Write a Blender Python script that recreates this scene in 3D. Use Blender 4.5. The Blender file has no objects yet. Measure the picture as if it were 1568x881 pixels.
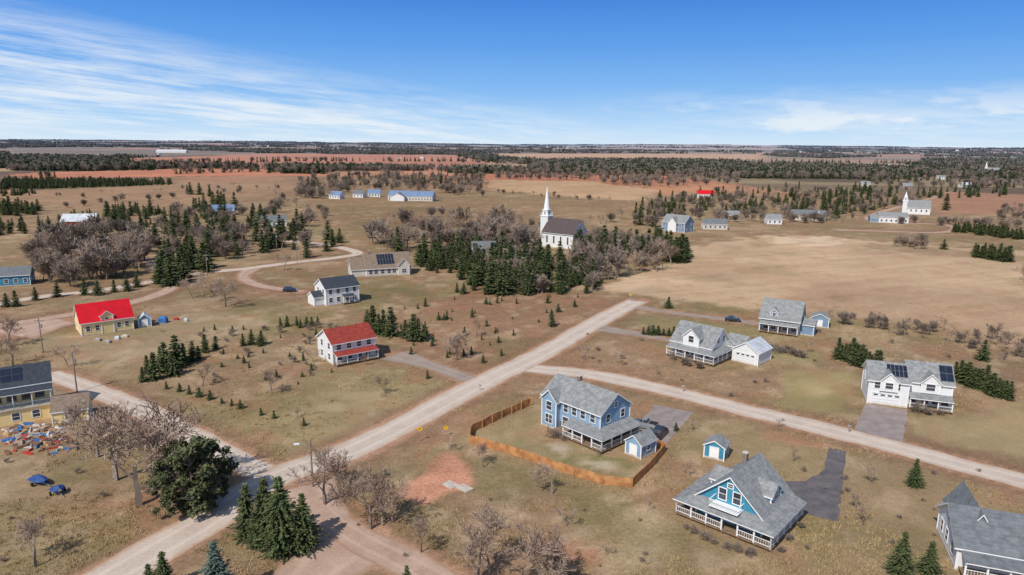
import bpy, math, random
import numpy as np
from mathutils import Vector, Matrix
random.seed(7); rng=np.random.default_rng(7)
scene=bpy.context.scene
# ---------------------------------------------------------------- camera
HC=50.0; FP=1045.0; TH=math.atan(220/FP); RO=0.0096
Fv=Vector((0,math.cos(TH),-math.sin(TH))); U0=Vector((0,math.sin(TH),math.cos(TH))); R0=Vector((1,0,0))
Rv=R0*math.cos(RO)+U0*math.sin(RO); Uv=U0*math.cos(RO)-R0*math.sin(RO)
cam=bpy.data.cameras.new("camera"); camo=bpy.data.objects.new("camera",cam); scene.collection.objects.link(camo)
m=Matrix.Identity(4)
for i in range(3):
    m[i][0]=Rv[i]; m[i][1]=Uv[i]; m[i][2]=-Fv[i]
m[2][3]=HC; camo.matrix_world=m
cam.sensor_fit='HORIZONTAL'; cam.angle=2*math.atan(784/FP); cam.clip_start=1; cam.clip_end=40000
scene.camera=camo
def P(u,v):
    "ground survey point (metres) for a measured sight line"
    d=Fv+Rv*((u-784)/FP)+Uv*((440.5-v)/FP)
    t=HC/max(-d.z,0.0033)
    return (d.x*t,d.y*t)
def mpp(u,v):
    x,y=P(u,v); return math.sqrt(x*x+y*y+HC*HC)/FP
# ---------------------------------------------------------------- noise
def vnoise(x,y,seed=0):
    ix=np.floor(x); iy=np.floor(y); fx=x-ix; fy=y-iy
    fx=fx*fx*(3-2*fx); fy=fy*fy*(3-2*fy)
    def h(a,b):
        n=np.sin(a*127.1+b*311.7+seed*74.7)*43758.5453
        return n-np.floor(n)
    return (h(ix,iy)*(1-fx)+h(ix+1,iy)*fx)*(1-fy)+(h(ix,iy+1)*(1-fx)+h(ix+1,iy+1)*fx)*fy
def fbm(x,y,sc,oc=4,seed=0):
    x=np.asarray(x,float)/sc; y=np.asarray(y,float)/sc; s=0;a=.5;t=0
    for i in range(oc):
        s=s+a*vnoise(x*2**i+i*17.3,y*2**i-i*9.1,seed+i); t+=a; a*=.5
    return s/t
def sm(a,b,x):
    t=np.clip((x-a)/(b-a),0,1); return t*t*(3-2*t)
def terr(x,y):
    d=np.hypot(x,y)
    return sm(2500,8000,d)*(fbm(x,y,2300,3,5)*75-8+22*sm(1500,5000,x)) + sm(500,1800,d)*(fbm(x,y,420,2,8)-.5)*3
def S(r,g,b):
    f=lambda c:(c/255/12.92 if c/255<=.04045 else ((c/255+.055)/1.055)**2.4)
    return (f(r),f(g),f(b))
# ---------------------------------------------------------------- materials
M={}
def new(name):
    mt=bpy.data.materials.new(name); mt.use_nodes=True; nt=mt.node_tree
    b=nt.nodes['Principled BSDF']; b.inputs['Specular IOR Level'].default_value=.25
    return mt,nt,b
def mixc(nt,f,a,b,mode='MIX'):
    n=nt.nodes.new('ShaderNodeMix'); n.data_type='RGBA'; n.blend_type=mode
    for s,v in ((n.inputs[0],f),(n.inputs[6],a),(n.inputs[7],b)):
        if hasattr(v,'links'): nt.links.new(v,s)
        else: s.default_value=v if not isinstance(v,tuple) else (*v[:3],1)
    return n.outputs[2]
def mth(nt,op,a,b=0.0,clamp=False):
    n=nt.nodes.new('ShaderNodeMath'); n.operation=op; n.use_clamp=clamp
    for s,v in ((n.inputs[0],a),(n.inputs[1],b)):
        if hasattr(v,'links'): nt.links.new(v,s)
        else: s.default_value=v
    return n.outputs[0]
def noise(nt,vec,scale,det=4,rough=.55):
    n=nt.nodes.new('ShaderNodeTexNoise'); n.inputs['Scale'].default_value=scale; n.inputs['Detail'].default_value=det
    n.inputs['Roughness'].default_value=rough
    if vec is not None: nt.links.new(vec,n.inputs['Vector'])
    return n.outputs[0]
def rng_(nt,v,a,b,c=0.,d=1.):
    n=nt.nodes.new('ShaderNodeMapRange'); nt.links.new(v,n.inputs[0])
    for i,k in enumerate((a,b,c,d)): n.inputs[i+1].default_value=k
    return n.outputs[0]
def painted_haze(nt,col,amt=.62):  # aerial haze painted into the base colour, bluer with distance from the origin
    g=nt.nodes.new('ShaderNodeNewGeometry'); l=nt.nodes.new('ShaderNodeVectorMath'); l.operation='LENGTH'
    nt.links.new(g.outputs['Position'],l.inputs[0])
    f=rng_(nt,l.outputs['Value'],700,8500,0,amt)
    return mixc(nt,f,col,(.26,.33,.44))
def mat(name,c1,c2=None,scale=1.,rough=.8,bump=0,metal=0,spec=.25,rand=0,stripes=None):
    mt,nt,b=new(name); tc=nt.nodes.new('ShaderNodeTexCoord').outputs['Object']
    c2=c2 or tuple(c*.8 for c in c1)
    f=rng_(nt,noise(nt,tc,scale,5,.65),.35,.65)
    col=mixc(nt,f,c1,c2)
    if stripes:
        w=nt.nodes.new('ShaderNodeTexWave'); w.bands_direction=stripes[0]; w.inputs['Scale'].default_value=stripes[1]
        nt.links.new(tc,w.inputs['Vector']); col=mixc(nt,rng_(nt,w.outputs[1],0,.25,stripes[2],0),col,(0.02,.02,.02))
    nt.links.new(col,b.inputs['Base Color']); b.inputs['Roughness'].default_value=rough; b.inputs['Metallic'].default_value=metal
    b.inputs['Specular IOR Level'].default_value=spec
    if bump:
        bn=nt.nodes.new('ShaderNodeBump'); bn.inputs['Strength'].default_value=bump; bn.inputs['Distance'].default_value=.05
        nt.links.new(noise(nt,tc,scale*6,4),bn.inputs['Height']); nt.links.new(bn.outputs[0],b.inputs['Normal'])
    M[name]=mt; return mt
mat('white_siding',(.74,.74,.72),(.66,.67,.66),.7,.6,stripes=('Z',1.6,.15))
mat('white_trim',(.80,.80,.78),(.72,.72,.71),1,.5)
mat('blue_siding',S(140,166,190),S(124,152,178),.6,.65,stripes=('Z',1.6,.22))
mat('slate_blue_siding',S(126,150,172),S(112,138,160),.6,.65,stripes=('Z',1.6,.22))
mat('teal_siding',S(70,144,170),S(58,128,154),.6,.65,stripes=('Z',1.6,.22))
mat('yellow_siding',S(236,212,154),S(224,198,138),.6,.65,stripes=('Z',1.6,.12))
mat('beige_siding',S(206,200,188),S(192,184,170),.6,.7,stripes=('Z',1.6,.2))
mat('red_siding',S(150,66,50),S(125,54,43),.6,.7)
mat('brown_siding',S(130,100,76),S(102,78,60),.6,.8)
mat('grey_shingle',S(146,147,146),S(114,116,116),1.3,.9,bump=.4,stripes=('Z',1.1,.12))
mat('grey_shingle_dark',S(118,121,124),S(92,96,100),1.3,.9,bump=.4,stripes=('Z',1.1,.12))
mat('charcoal_shingle',S(66,71,78),S(50,55,62),1.6,.85,bump=.4)
mat('church_shingle',S(92,80,78),S(72,63,63),1.2,.9,bump=.4)
mat('brown_shingle',S(138,120,104),S(112,97,84),1.6,.9,bump=.4)
mat('maroon_shingle',S(156,66,54),S(122,50,44),1.3,.9,bump=.4)
mat('red_metal_roof',S(208,22,36),S(188,18,30),.4,.4,spec=.4,stripes=('X',.8,.25))
mat('blue_metal_roof',S(118,138,166),S(100,120,148),.4,.5,stripes=('X',.8,.2))
mat('pale_metal_roof',S(205,208,212),S(175,178,182),.4,.5,stripes=('X',.5,.2))
mat('window_glass',(.025,.03,.04),(.06,.07,.09),.3,.08,spec=.7)
mat('solar_panel',(.012,.016,.03),(.02,.026,.045),.8,.15,spec=.6)
mat('solar_frame',(.25,.26,.28))
mat('concrete',S(196,186,172),S(168,156,144),1,.9,bump=.3)
mat('porch_wood',S(140,118,95),S(110,90,72),2,.85)
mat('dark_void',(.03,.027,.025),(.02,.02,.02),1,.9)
mat('cedar_fence_wood',S(206,150,98),S(158,108,68),.7,.85)
mat('chimney_brick',S(140,125,115),S(110,95,88),4,.9)
mat('garage_door_paint',(.74,.74,.73),(.68,.68,.67),1,.5,stripes=('Z',.55,.3))
mat('tyre_rubber',(.02,.02,.02)); mat('rim_metal',(.4,.4,.42),rough=.35,metal=.8)
mat('car_paint_dark',(.02,.024,.03),(.025,.03,.037),.5,.22,spec=.6)
mat('car_paint_silver',(.3,.32,.34),(.3,.32,.34),.5,.25,spec=.6,metal=.3)
mat('headlamp_glass',(.7,.7,.68),rough=.15); mat('tail_lamp',(.4,.02,.02),rough=.2)
mat('pole_wood',S(150,134,118),S(112,98,86),2,.9)
mat('galvanised_steel',(.45,.46,.47),rough=.4,metal=.6)
mat('sign_yellow',S(240,190,20),S(230,175,15),1,.5); mat('sign_black',(.02,.02,.02))
mat('blue_tarp',S(52,84,140),S(36,60,108),2,.5,bump=.6); mat('white_tarp',(.55,.56,.58),(.4,.41,.44),1.5,.5,bump=.6)
mat('lumber',S(190,160,120),S(150,122,90),1.5,.8); mat('red_plastic',S(170,60,50)); mat('blue_plastic',S(60,110,165))
mat('stone_bags',S(170,165,155),S(130,124,115),3,.9); mat('wire',(.03,.03,.03))
def foliage(name,c1,c2,c3,sc=.9):
    mt,nt,b=new(name); tc=nt.nodes.new('ShaderNodeTexCoord').outputs['Object']
    oi=nt.nodes.new('ShaderNodeObjectInfo')
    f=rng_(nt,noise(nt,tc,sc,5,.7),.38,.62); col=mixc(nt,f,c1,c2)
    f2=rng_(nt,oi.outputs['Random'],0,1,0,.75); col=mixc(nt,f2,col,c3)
    nt.links.new(painted_haze(nt,col),b.inputs['Base Color']); b.inputs['Roughness'].default_value=.75; b.inputs['Specular IOR Level'].default_value=.15
    M[name]=mt
foliage('spruce_needles',(.044,.068,.024),(.125,.150,.060),(.088,.098,.042))
foliage('blue_spruce_needles',(.08,.12,.09),(.16,.21,.17),(.11,.15,.12))
foliage('pine_needles',(.048,.064,.028),(.13,.135,.062),(.090,.10,.044),.6)
foliage('bare_twigs',S(152,132,116),S(176,154,136),S(134,112,98),.5)
foliage('reddish_twigs',S(154,122,104),S(170,138,118),S(140,114,98),.5)
foliage('bark',S(150,136,122),S(112,98,88),S(130,116,104),3)
foliage('dry_shrub',S(156,132,104),S(128,104,80),S(146,120,92),2)
foliage('dry_grass_blades',S(186,162,126),S(160,134,100),S(152,134,94),2)
# ---------------------------------------------------------------- mesh builder
class MB:
    def __init__(s): s.v=[]; s.f=[]; s.m=[]; s.mats=[]
    def mi(s,n):
        if n not in s.mats: s.mats.append(n)
        return s.mats.index(n)
    def add(s,vs,fs,m):
        o=len(s.v); s.v+= [tuple(p) for p in vs]
        k=s.mi(m) if isinstance(m,str) else None
        for i,f in enumerate(fs):
            s.f.append([j+o for j in f]); s.m.append(k if k is not None else s.mi(m[i]))
    def box(s,x0,y0,z0,x1,y1,z1,m):
        s.add([(x0,y0,z0),(x1,y0,z0),(x1,y1,z0),(x0,y1,z0),(x0,y0,z1),(x1,y0,z1),(x1,y1,z1),(x0,y1,z1)],
              [(3,2,1,0),(4,5,6,7),(0,1,5,4),(1,2,6,5),(2,3,7,6),(3,0,4,7)],m)
    def slab(s,top,t,m,ms='white_trim'):
        n=len(top); vs=list(top)+[(p[0],p[1],p[2]-t) for p in top]
        fs=[tuple(range(n)),tuple(range(2*n-1,n-1,-1))]+[(i,n+i,n+(i+1)%n,(i+1)%n) for i in range(n)]
        s.add(vs,fs,[m]+[ms]*(n+1))
    def cyl(s,p0,p1,r0,r1,n,m):
        a=Vector(p0);b=Vector(p1);d=(b-a).normalized()
        x=d.orthogonal().normalized();y=d.cross(x);vs=[]
        for c,r in((a,r0),(b,r1)):
            for i in range(n):
                t=2*math.pi*i/n; vs.append(c+x*r*math.cos(t)+y*r*math.sin(t))
        s.add(vs,[(i,(i+1)%n,n+(i+1)%n,n+i) for i in range(n)]+[tuple(range(n-1,-1,-1)),tuple(range(n,2*n))],m)
    def mesh(s,name):
        me=bpy.data.meshes.new(name); me.from_pydata(s.v,[],s.f)
        for n in s.mats: me.materials.append(M[n])
        me.polygons.foreach_set('material_index',s.m); me.update(); return me
    def obj(s,name,parent=None,loc=(0,0,0),rot=0):
        o=bpy.data.objects.new(name,s.mesh(name)); scene.collection.objects.link(o)
        o.location=loc; o.rotation_euler=(0,0,rot)
        if parent: o.parent=parent
        return o
def empty(name,loc,rot=0):
    e=bpy.data.objects.new(name,None); e.empty_display_size=.5; scene.collection.objects.link(e); e.location=loc; e.rotation_euler=(0,0,rot); return e
# ---------------------------------------------------------------- ground
roads=[
 ('road',7.0,[(60,950),(195,868),(300,808),(370,762),(430,728),(520,697),(600,660),(700,606),(760,575),(810,552),(860,525),(920,490),(975,461)],.016),
 ('road',5.2,[(425,733),(355,700),(290,665),(200,620),(130,592),(75,572)],.012),
 ('road',6.3,[(785,562),(830,566),(900,573),(1000,593),(1150,630),(1300,667),(1450,707),(1568,737),(1720,780)],.012),
 ('dirt_road',5.0,[(462,745),(490,782),(545,822),(620,860),(720,915)],.008),
 ('dirt_road',7.0,[(548,822),(490,868),(430,925)],.006),
 ('road',5.5,[(-60,476),(60,455),(150,445),(240,430),(310,418),(380,411),(450,402),(520,394),(548,388),(525,380),(490,374),(430,368)],.012),
 ('dirt_road',5.0,[(-60,505),(30,494),(100,483),(180,468),(245,450),(262,435),(240,410),(225,395)],.008),
 ('dirt_road',4.0,[(385,412),(372,425),(400,438),(462,447)],.008),
 ('gravel_driveway',4.6,[(605,543),(660,560),(728,584)],.008),
 ('gravel_driveway',3.6,[(920,503),(980,512),(1030,522)],.008),
 ('gravel_driveway',3.6,[(955,468),(1040,480),(1120,490),(1165,496)],.006),
 ('dirt_road',5,[(1280,352),(1440,356),(1450,345),(1330,336),(1380,316),(1440,300)],.02),
 ('dirt_road',11.0,[(10,512),(60,500),(100,492)],.006),
]
def smooth_line(pts,step):
    p=[Vector((*q,0)) for q in pts]; p=[2*p[0]-p[1]]+p+[2*p[-1]-p[-2]]; out=[]
    for i in range(1,len(p)-2):
        n=max(2,int((p[i+1]-p[i]).length/step))
        for k in range(n):
            t=k/n; a,b,c,d=p[i-1],p[i],p[i+1],p[i+2]
            out.append(.5*((2*b)+(c-a)*t+(2*a-5*b+4*c-d)*t*t+(3*b-a-3*c+d)*t**3))
    out.append(p[-2]); return out
road_lines=[(n,w,smooth_line([P(*q) for q in pts],2.0),z) for n,w,pts,z in roads]
NR,NCc=780,640
rr=55*(16500/55)**(np.arange(NR)/(NR-1)); ss=np.linspace(-1.15,1.15,NCc)
Y=np.repeat(rr-80,NCc); X=np.outer(rr,ss).ravel()
D=np.hypot(X,Y)
Z=terr(X,Y)
base=np.array(S(152,130,100)); col=np.tile(base,(X.size,1))
n1=fbm(X,Y,38,4,1); n2=fbm(X,Y,12,4,2); n3=fbm(X,Y,110,3,3)
ol=np.array(S(138,128,86)); rb=np.array(S(154,120,92)); tn=np.array(S(182,160,124))
def lay(c,w): 
    global col
    col=col*(1-w[:,None])+np.array(c)*w[:,None]
lay(ol,sm(.45,.68,n1)*.55); lay(rb,sm(.5,.7,n2)*.5); lay(tn,sm(.52,.75,fbm(X,Y,20,4,9))*.6)
fx=np.floor(X/420+.35*np.sin(Y/900)); fy=np.floor(Y/330+.3*np.sin(X/700)); hsh=np.sin(fx*12.9+fy*78.2)*43758.5; hsh=hsh-np.floor(hsh)
far=sm(650,1100,D)
pal=[S(182,148,110),S(158,128,100),S(194,126,92),S(148,134,100),S(126,110,90),S(178,152,114)]
for i,c in enumerate(pal): lay(c,far*((hsh>=i/6)&(hsh<(i+1)/6)))
wood=sm(.5,.56,fbm(X,Y,520,4,21))*far; lay(S(106,93,78),wood*.9)
wx=X+ (fbm(X,Y,9,3,31)-.5)*.05*D; wy=Y+(fbm(X,Y,9,3,37)-.5)*.07*D
def polymask(pts,soft,warp=True):
    q=np.array([P(*p) for p in pts]); x=wx if warp else X; y=wy if warp else Y
    pad=soft*3+5; bm=(x>q[:,0].min()-pad)&(x<q[:,0].max()+pad)&(y>q[:,1].min()-pad)&(y<q[:,1].max()+pad)
    px=x[bm];py=y[bm];ins=np.zeros(px.size,bool);dm=np.full(px.size,1e9)
    n=len(q)
    for i in range(n):
        a=q[i];b=q[(i+1)%n]
        if a[1]!=b[1]:
            c=((a[1]>py)!=(b[1]>py))&(px<(b[0]-a[0])*(py-a[1])/(b[1]-a[1])+a[0]); ins^=c
        e=b-a;t=np.clip(((px-a[0])*e[0]+(py-a[1])*e[1])/(e@e+1e-9),0,1)
        dm=np.minimum(dm,np.hypot(px-a[0]-t*e[0],py-a[1]-t*e[1]))
    sd=np.where(ins,dm,-dm); w=np.zeros(X.size); w[bm]=sm(-soft,soft,sd); return w
BIGF=[(925,442),(985,415),(1090,372),(1200,358),(1300,366),(1640,392),(1640,560),(1480,510),(1280,482),(1160,473),(1000,458)]
YARD=[(740,662),(815,625),(860,680),(1010,690),(965,738),(900,728),(800,697),(735,672)]
L1=[(1190,590),(1225,570),(1320,572),(1310,645),(1200,625)]; L2=[(1385,640),(1568,610),(1600,700),(1480,685),(1380,660)]
L3=[(1060,655),(1150,650),(1265,690),(1255,730),(1120,720),(1040,700)]; L4=[(960,480),(1160,500),(1290,520),(1230,560),(1130,540),(1000,510)]
L5=[(440,690),(470,600),(560,590),(680,590),(600,650)]
regions=[
 ([(170,243),(440,236),(700,238),(760,250),(600,258),(400,257),(180,254)],S(200,134,98),8,.95),
 ([(20,266),(300,258),(450,260),(440,268),(200,272),(30,273)],S(200,132,96),5,.95),
 ([(0,229),(300,232),(420,236),(100,242),(0,240)],S(136,120,98),20,.8),
 ([(740,236),(1180,238),(1160,246),(800,245)],S(206,166,122),15,.9),
 ([(0,276),(262,280),(262,285),(0,293)],S(80,90,56),3,.9),
 ([(40,292),(430,274),(475,288),(300,312),(120,322),(30,312)],S(168,138,106),4,.9),
 ([(270,272),(430,268),(440,276),(280,282)],S(180,138,104),4,.8),
 ([(470,304),(740,302),(1000,312),(975,345),(830,325),(700,350),(560,378),(500,350)],S(150,126,92),4,.85),
 ([(480,318),(700,318),(650,345),(560,360)],S(132,114,82),5,.5),
 ([(745,276),(900,278),(1010,292),(985,308),(850,300),(750,292)],S(196,164,124),4,.97),
 ([(980,284),(1130,280),(1130,292),(1020,300)],S(198,144,104),4,.85),
 ([(1430,292),(1620,300),(1620,328),(1440,328),(1420,310)],S(178,134,106),5,.9),
 ([(1130,246),(1400,240),(1420,250),(1150,254)],S(166,142,110),10,.6),
 ([(300,247),(740,247),(745,252),(320,253)],S(170,122,94),6,.5),
 ([(480,262),(700,262),(700,268),(500,270)],S(190,150,114),5,.6),
 ([(840,228),(1200,229),(1200,233),(840,232)],S(196,158,122),25,.8),
 (BIGF,S(190,165,128),4,.97),
 ([(1180,362),(1290,364),(1270,378),(1180,374)],S(212,194,158),5,.7),
 ([(1250,430),(1568,455),(1568,540),(1400,510),(1240,480),(1180,460)],S(168,140,108),9,.7),
 ([(1040,400),(1200,410),(1400,430),(1300,440),(1080,430)],S(176,148,114),9,.5),
 ([(925,440),(985,418),(1060,425),(1000,450)],S(206,180,146),3,.5),
 ([(1320,372),(1600,392),(1600,402),(1330,384)],S(148,126,94),4,.6),
 ([(1290,358),(1420,360),(1460,370),(1380,372)],S(142,134,92),4,.6),
 ([(600,520),(590,470),(720,436),(940,452),(900,480),(800,540),(740,572),(640,540)],S(152,120,92),4,.85),
 ([(560,430),(700,430),(690,455),(600,475),(540,470)],S(146,132,90),4,.8),
 ([(380,430),(480,410),(560,420),(540,440),(470,450)],S(150,132,96),4,.6),
 ([(0,520),(200,500),(330,475),(430,490),(420,540),(250,545),(120,560)],S(158,142,108),4,.75),
 ([(200,610),(330,590),(480,565),(620,560),(705,590),(560,672),(470,704),(400,700),(330,660)],S(150,138,96),4,.8),
 ([(330,560),(480,560),(470,600),(380,620),(300,600)],S(156,128,98),4,.7),
 ([(0,760),(120,770),(240,790),(200,850),(100,900),(-40,900)],S(142,130,88),3,.8),
 ([(0,690),(70,690),(180,760),(0,770)],S(156,138,102),3,.7),
 ([(990,820),(900,780),(980,750),(1080,720),(1200,700),(1270,690),(1300,700),(1420,730),(1568,760),(1568,900),(1000,900)],S(152,134,98),4,.8),
 ([(700,760),(860,740),(960,760),(900,880),(700,890)],S(156,128,100),4,.7),
 ([(850,745),(960,755),(980,790),(880,800)],S(128,122,78),3,.65),
 ([(940,800),(1000,770),(1040,800),(1010,880),(900,880)],S(186,166,130),3,.55),
 (YARD,S(156,140,102),1.2,.9),
 ([(835,678),(885,690),(985,705),(950,735),(850,708)],S(122,122,72),1.5,.8),
 ([(760,660),(810,640),(840,670),(800,690)],S(144,132,88),1.5,.6),
 ([(845,683),(880,690),(870,700),(850,695)],S(200,188,164),1,.8),([(900,705),(950,712),(930,724),(895,716)],S(196,184,156),1,.75),
 (L1,S(152,140,92),2.5,.9),
 ([(1230,590),(1300,570),(1310,590),(1240,612)],S(178,162,114),3,.5),
 (L2,S(170,154,110),2.5,.9),
 (L3,S(154,136,98),3,.8),
 ([(1220,735),(1290,810),(1260,860),(1210,830)],S(140,130,84),3,.6),
 ([(850,545),(940,510),(1020,550),(1200,575),(1190,620),(1000,588),(860,560)],S(158,130,102),3,.8),
 (L4,S(138,132,86),3,.75),
 ([(640,640),(740,600),(800,590),(815,610),(720,660),(640,700)],S(160,126,96),3,.7),
 ([(605,752),(640,735),(705,698),(730,712),(742,738),(700,755),(650,778)],S(204,148,118),1.0,.98),
 ([(640,715),(700,690),(720,700),(660,730)],S(180,126,96),2,.6),
 ([(1190,660),(1300,690),(1290,700),(1180,672)],S(176,126,98),2,.6),
 ([(760,860),(860,810),(930,820),(900,860)],S(184,126,94),3,.55),
 ([(60,575),(150,600),(240,640),(330,690),(300,715),(180,660),(70,610)],S(148,128,112),2,.85),
 ([(0,640),(110,650),(130,690),(40,700),(0,690)],S(176,146,122),2,.8),
 ([(470,760),(520,800),(640,870),(600,900),(440,900),(500,830)],S(174,140,118),2,.7),
 ([(1168,516),(1290,520),(1280,535),(1160,530)],S(152,122,90),2,.6),
]
for pts,c,soft,st in regions:
    g=P(*pts[0]); d=math.hypot(*g)
    w=polymask(pts,max(soft*.45,d*.006)); var=.82+.36*n2
    lay(c,np.clip(w*st*np.clip(var,0,1.15),0,1))
mown=np.zeros(X.size)
for q_,k_ in((BIGF,.6),(YARD,.5),(L1,.75),(L2,.75),(L3,.45),(L4,.5),(L5,.5),([(990,880),(1000,820),(1080,860),(1240,860),(1300,710),(1568,760),(1568,900)],.45),([(0,700),(150,770),(200,850),(100,900),(0,900)],.4),([(0,520),(200,500),(330,475),(420,500),(250,545),(120,560)],.4)):
    mown=np.maximum(mown,polymask(q_,4)*k_)
near=D<700; xn=X[near]; yn=Y[near]; best=np.full(xn.size,1e9)
for nm,w,line,z in road_lines:
    q=np.array([(p.x,p.y) for p in line])[::2]
    for i in range(len(q)-1):
        a=q[i];e=q[i+1]-a
        bx=(abs(xn-a[0])<20)&(abs(yn-a[1])<20)
        if not bx.any(): continue
        px=xn[bx];py=yn[bx]; t=np.clip(((px-a[0])*e[0]+(py-a[1])*e[1])/(e@e+1e-9),0,1)
        best[bx]=np.minimum(best[bx],np.hypot(px-a[0]-t*e[0],py-a[1]-t*e[1])-w/2)
full=np.full(X.size,1e9); full[near]=best
wn=(n2-.5)*6
p1=fbm(X,Y,7,4,61); p2=fbm(X,Y,5,4,67); p3=fbm(X,Y,16,4,73); nf=(1-sm(350,900,D))*(1-.7*mown)
lay(S(166,122,92),sm(.56,.72,p1)*.5*nf); lay(S(194,172,138),sm(.56,.72,p2)*.5*nf); lay(S(120,116,72),sm(.55,.72,p3)*.45*nf)
lay(S(142,112,86),sm(4.5,1.2,full+wn)*.65); lay(S(186,146,118),sm(1.1,.2,full+wn*.2)*.8)
a=math.radians(-22); xr=X*math.cos(a)-Y*math.sin(a); yr=X*math.sin(a)+Y*math.cos(a)
st=fbm(xr/14,yr,2.6,3,41)
col*= (0.83+.34*n1)[:,None]; col*=(0.86+.28*st)[:,None]; col*=(.90+.20*n3)[:,None]
lum=(col@np.array([.3,.5,.2]))[:,None]; col=(col*.88+lum*.12)*np.array([1.09,1.01,1.02])
def grid_mesh(name,X,Y,Z,nr,nc):
    me=bpy.data.meshes.new(name); me.vertices.add(X.size); me.vertices.foreach_set('co',np.stack([X,Y,Z],1).ravel().astype(np.float32))
    i=np.arange(nr*nc).reshape(nr,nc); q=np.stack([i[:-1,:-1],i[:-1,1:],i[1:,1:],i[1:,:-1]],-1).reshape(-1,4)
    me.loops.add(q.size); me.loops.foreach_set('vertex_index',q.ravel().astype(np.int32))
    me.polygons.add(len(q)); me.polygons.foreach_set('loop_start',(np.arange(len(q))*4).astype(np.int32))
    try: me.polygons.foreach_set('loop_total',np.full(len(q),4,np.int32))
    except Exception: pass
    me.update(calc_edges=True); return me
me=grid_mesh('ground',X,Y,Z,NR,NCc)
at=me.color_attributes.new('Col','FLOAT_COLOR','POINT'); at.data.foreach_set('color',np.concatenate([np.clip(col,0,1),np.ones((X.size,1))],1).ravel().astype(np.float32))
at=me.attributes.new('rough','FLOAT','POINT'); at.data.foreach_set('value',(1-mown).astype(np.float32))
mt,nt,b=new('dry_grass_ground'); M['ground']=mt
ca=nt.nodes.new('ShaderNodeAttribute'); ca.attribute_name='Col'
ra=nt.nodes.new('ShaderNodeAttribute'); ra.attribute_name='rough'; RG=ra.outputs['Fac']
tc=nt.nodes.new('ShaderNodeTexCoord').outputs['Object']
c=ca.outputs['Color']
def lay2(c,sc_,det,ro,a0,a1,amt,colr):
    f=mth(nt,'MULTIPLY',rng_(nt,noise(nt,tc,sc_,det,ro),a0,a1,0,amt),RG)
    return mixc(nt,f,c,mixc(nt,1.,c,colr,'MULTIPLY'))
c=lay2(c,.35,8,.7,.42,.66,.55,(.64,.61,.54)); c=lay2(c,1.6,6,.75,.45,.62,.65,(.60,.62,.48)); c=lay2(c,.9,6,.8,.53,.70,.65,(1.5,1.44,1.34)); c=lay2(c,.18,6,.7,.54,.72,.45,(1.12,.88,.76))
nd=noise(nt,tc,4,4,.8); c=mixc(nt,rng_(nt,nd,.42,.6,0,.5),c,mixc(nt,1.,c,(.60,.58,.54),'MULTIPLY'))
n5=noise(nt,tc,.5,7,.75); c=mixc(nt,rng_(nt,n5,.42,.62,0,.35),c,mixc(nt,1.,c,(.74,.73,.66),'MULTIPLY'))
nt.links.new(painted_haze(nt,c,.55),b.inputs['Base Color']); b.inputs['Roughness'].default_value=.95; b.inputs['Specular IOR Level'].default_value=.05
bn=nt.nodes.new('ShaderNodeBump'); bn.inputs['Strength'].default_value=.5; bn.inputs['Distance'].default_value=.3
nt.links.new(noise(nt,tc,1.6,6,.75),bn.inputs['Height']); nt.links.new(bn.outputs[0],b.inputs['Normal'])
me.materials.append(mt); me.polygons.foreach_set('use_smooth',[True]*len(me.polygons))
go=bpy.data.objects.new('ground',me); scene.collection.objects.link(go)
# ---------------------------------------------------------------- roads
def road_mat(name,c1,c2,edge,track):
    mt,nt,b=new(name); M[name]=mt
    uv=nt.nodes.new('ShaderNodeUVMap'); uv.uv_map='UVMap'; sp=nt.nodes.new('ShaderNodeSeparateXYZ'); nt.links.new(uv.outputs[0],sp.inputs[0])
    tc=nt.nodes.new('ShaderNodeTexCoord').outputs['Object']
    c=mixc(nt,rng_(nt,noise(nt,tc,.25,6,.65),.35,.65),c1,c2)
    c=mixc(nt,rng_(nt,noise(nt,tc,3,4,.7),.4,.65,0,.25),c,(.12,.1,.09))
    w=mth(nt,'ABSOLUTE',mth(nt,'SUBTRACT',mth(nt,'ABSOLUTE',mth(nt,'SUBTRACT',sp.outputs[0],.5)),.21))
    wob=mth(nt,'MULTIPLY',noise(nt,tc,.15,3),.08)
    c=mixc(nt,rng_(nt,mth(nt,'ADD',w,wob),.03,.13,.45,0),c,track)
    e=mth(nt,'ABSOLUTE',mth(nt,'SUBTRACT',sp.outputs[0],.5)); e=mth(nt,'ADD',e,mth(nt,'MULTIPLY',mth(nt,'SUBTRACT',noise(nt,tc,.8,4),.5),.16))
    c=mixc(nt,rng_(nt,e,.38,.48,0,.9),c,edge)
    nt.links.new(c,b.inputs['Base Color']); b.inputs['Roughness'].default_value=.92
road_mat('road_chipseal',S(200,183,166),S(184,166,150),S(170,140,114),S(214,200,184))
road_mat('dirt_road_gravel',S(184,156,136),S(164,134,114),S(152,122,98),S(196,170,150))
road_mat('driveway_gravel',S(158,142,128),S(140,124,112),S(138,116,92),S(172,156,142))
rm={'road':'road_chipseal','dirt_road':'dirt_road_gravel','gravel_driveway':'driveway_gravel'}
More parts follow.
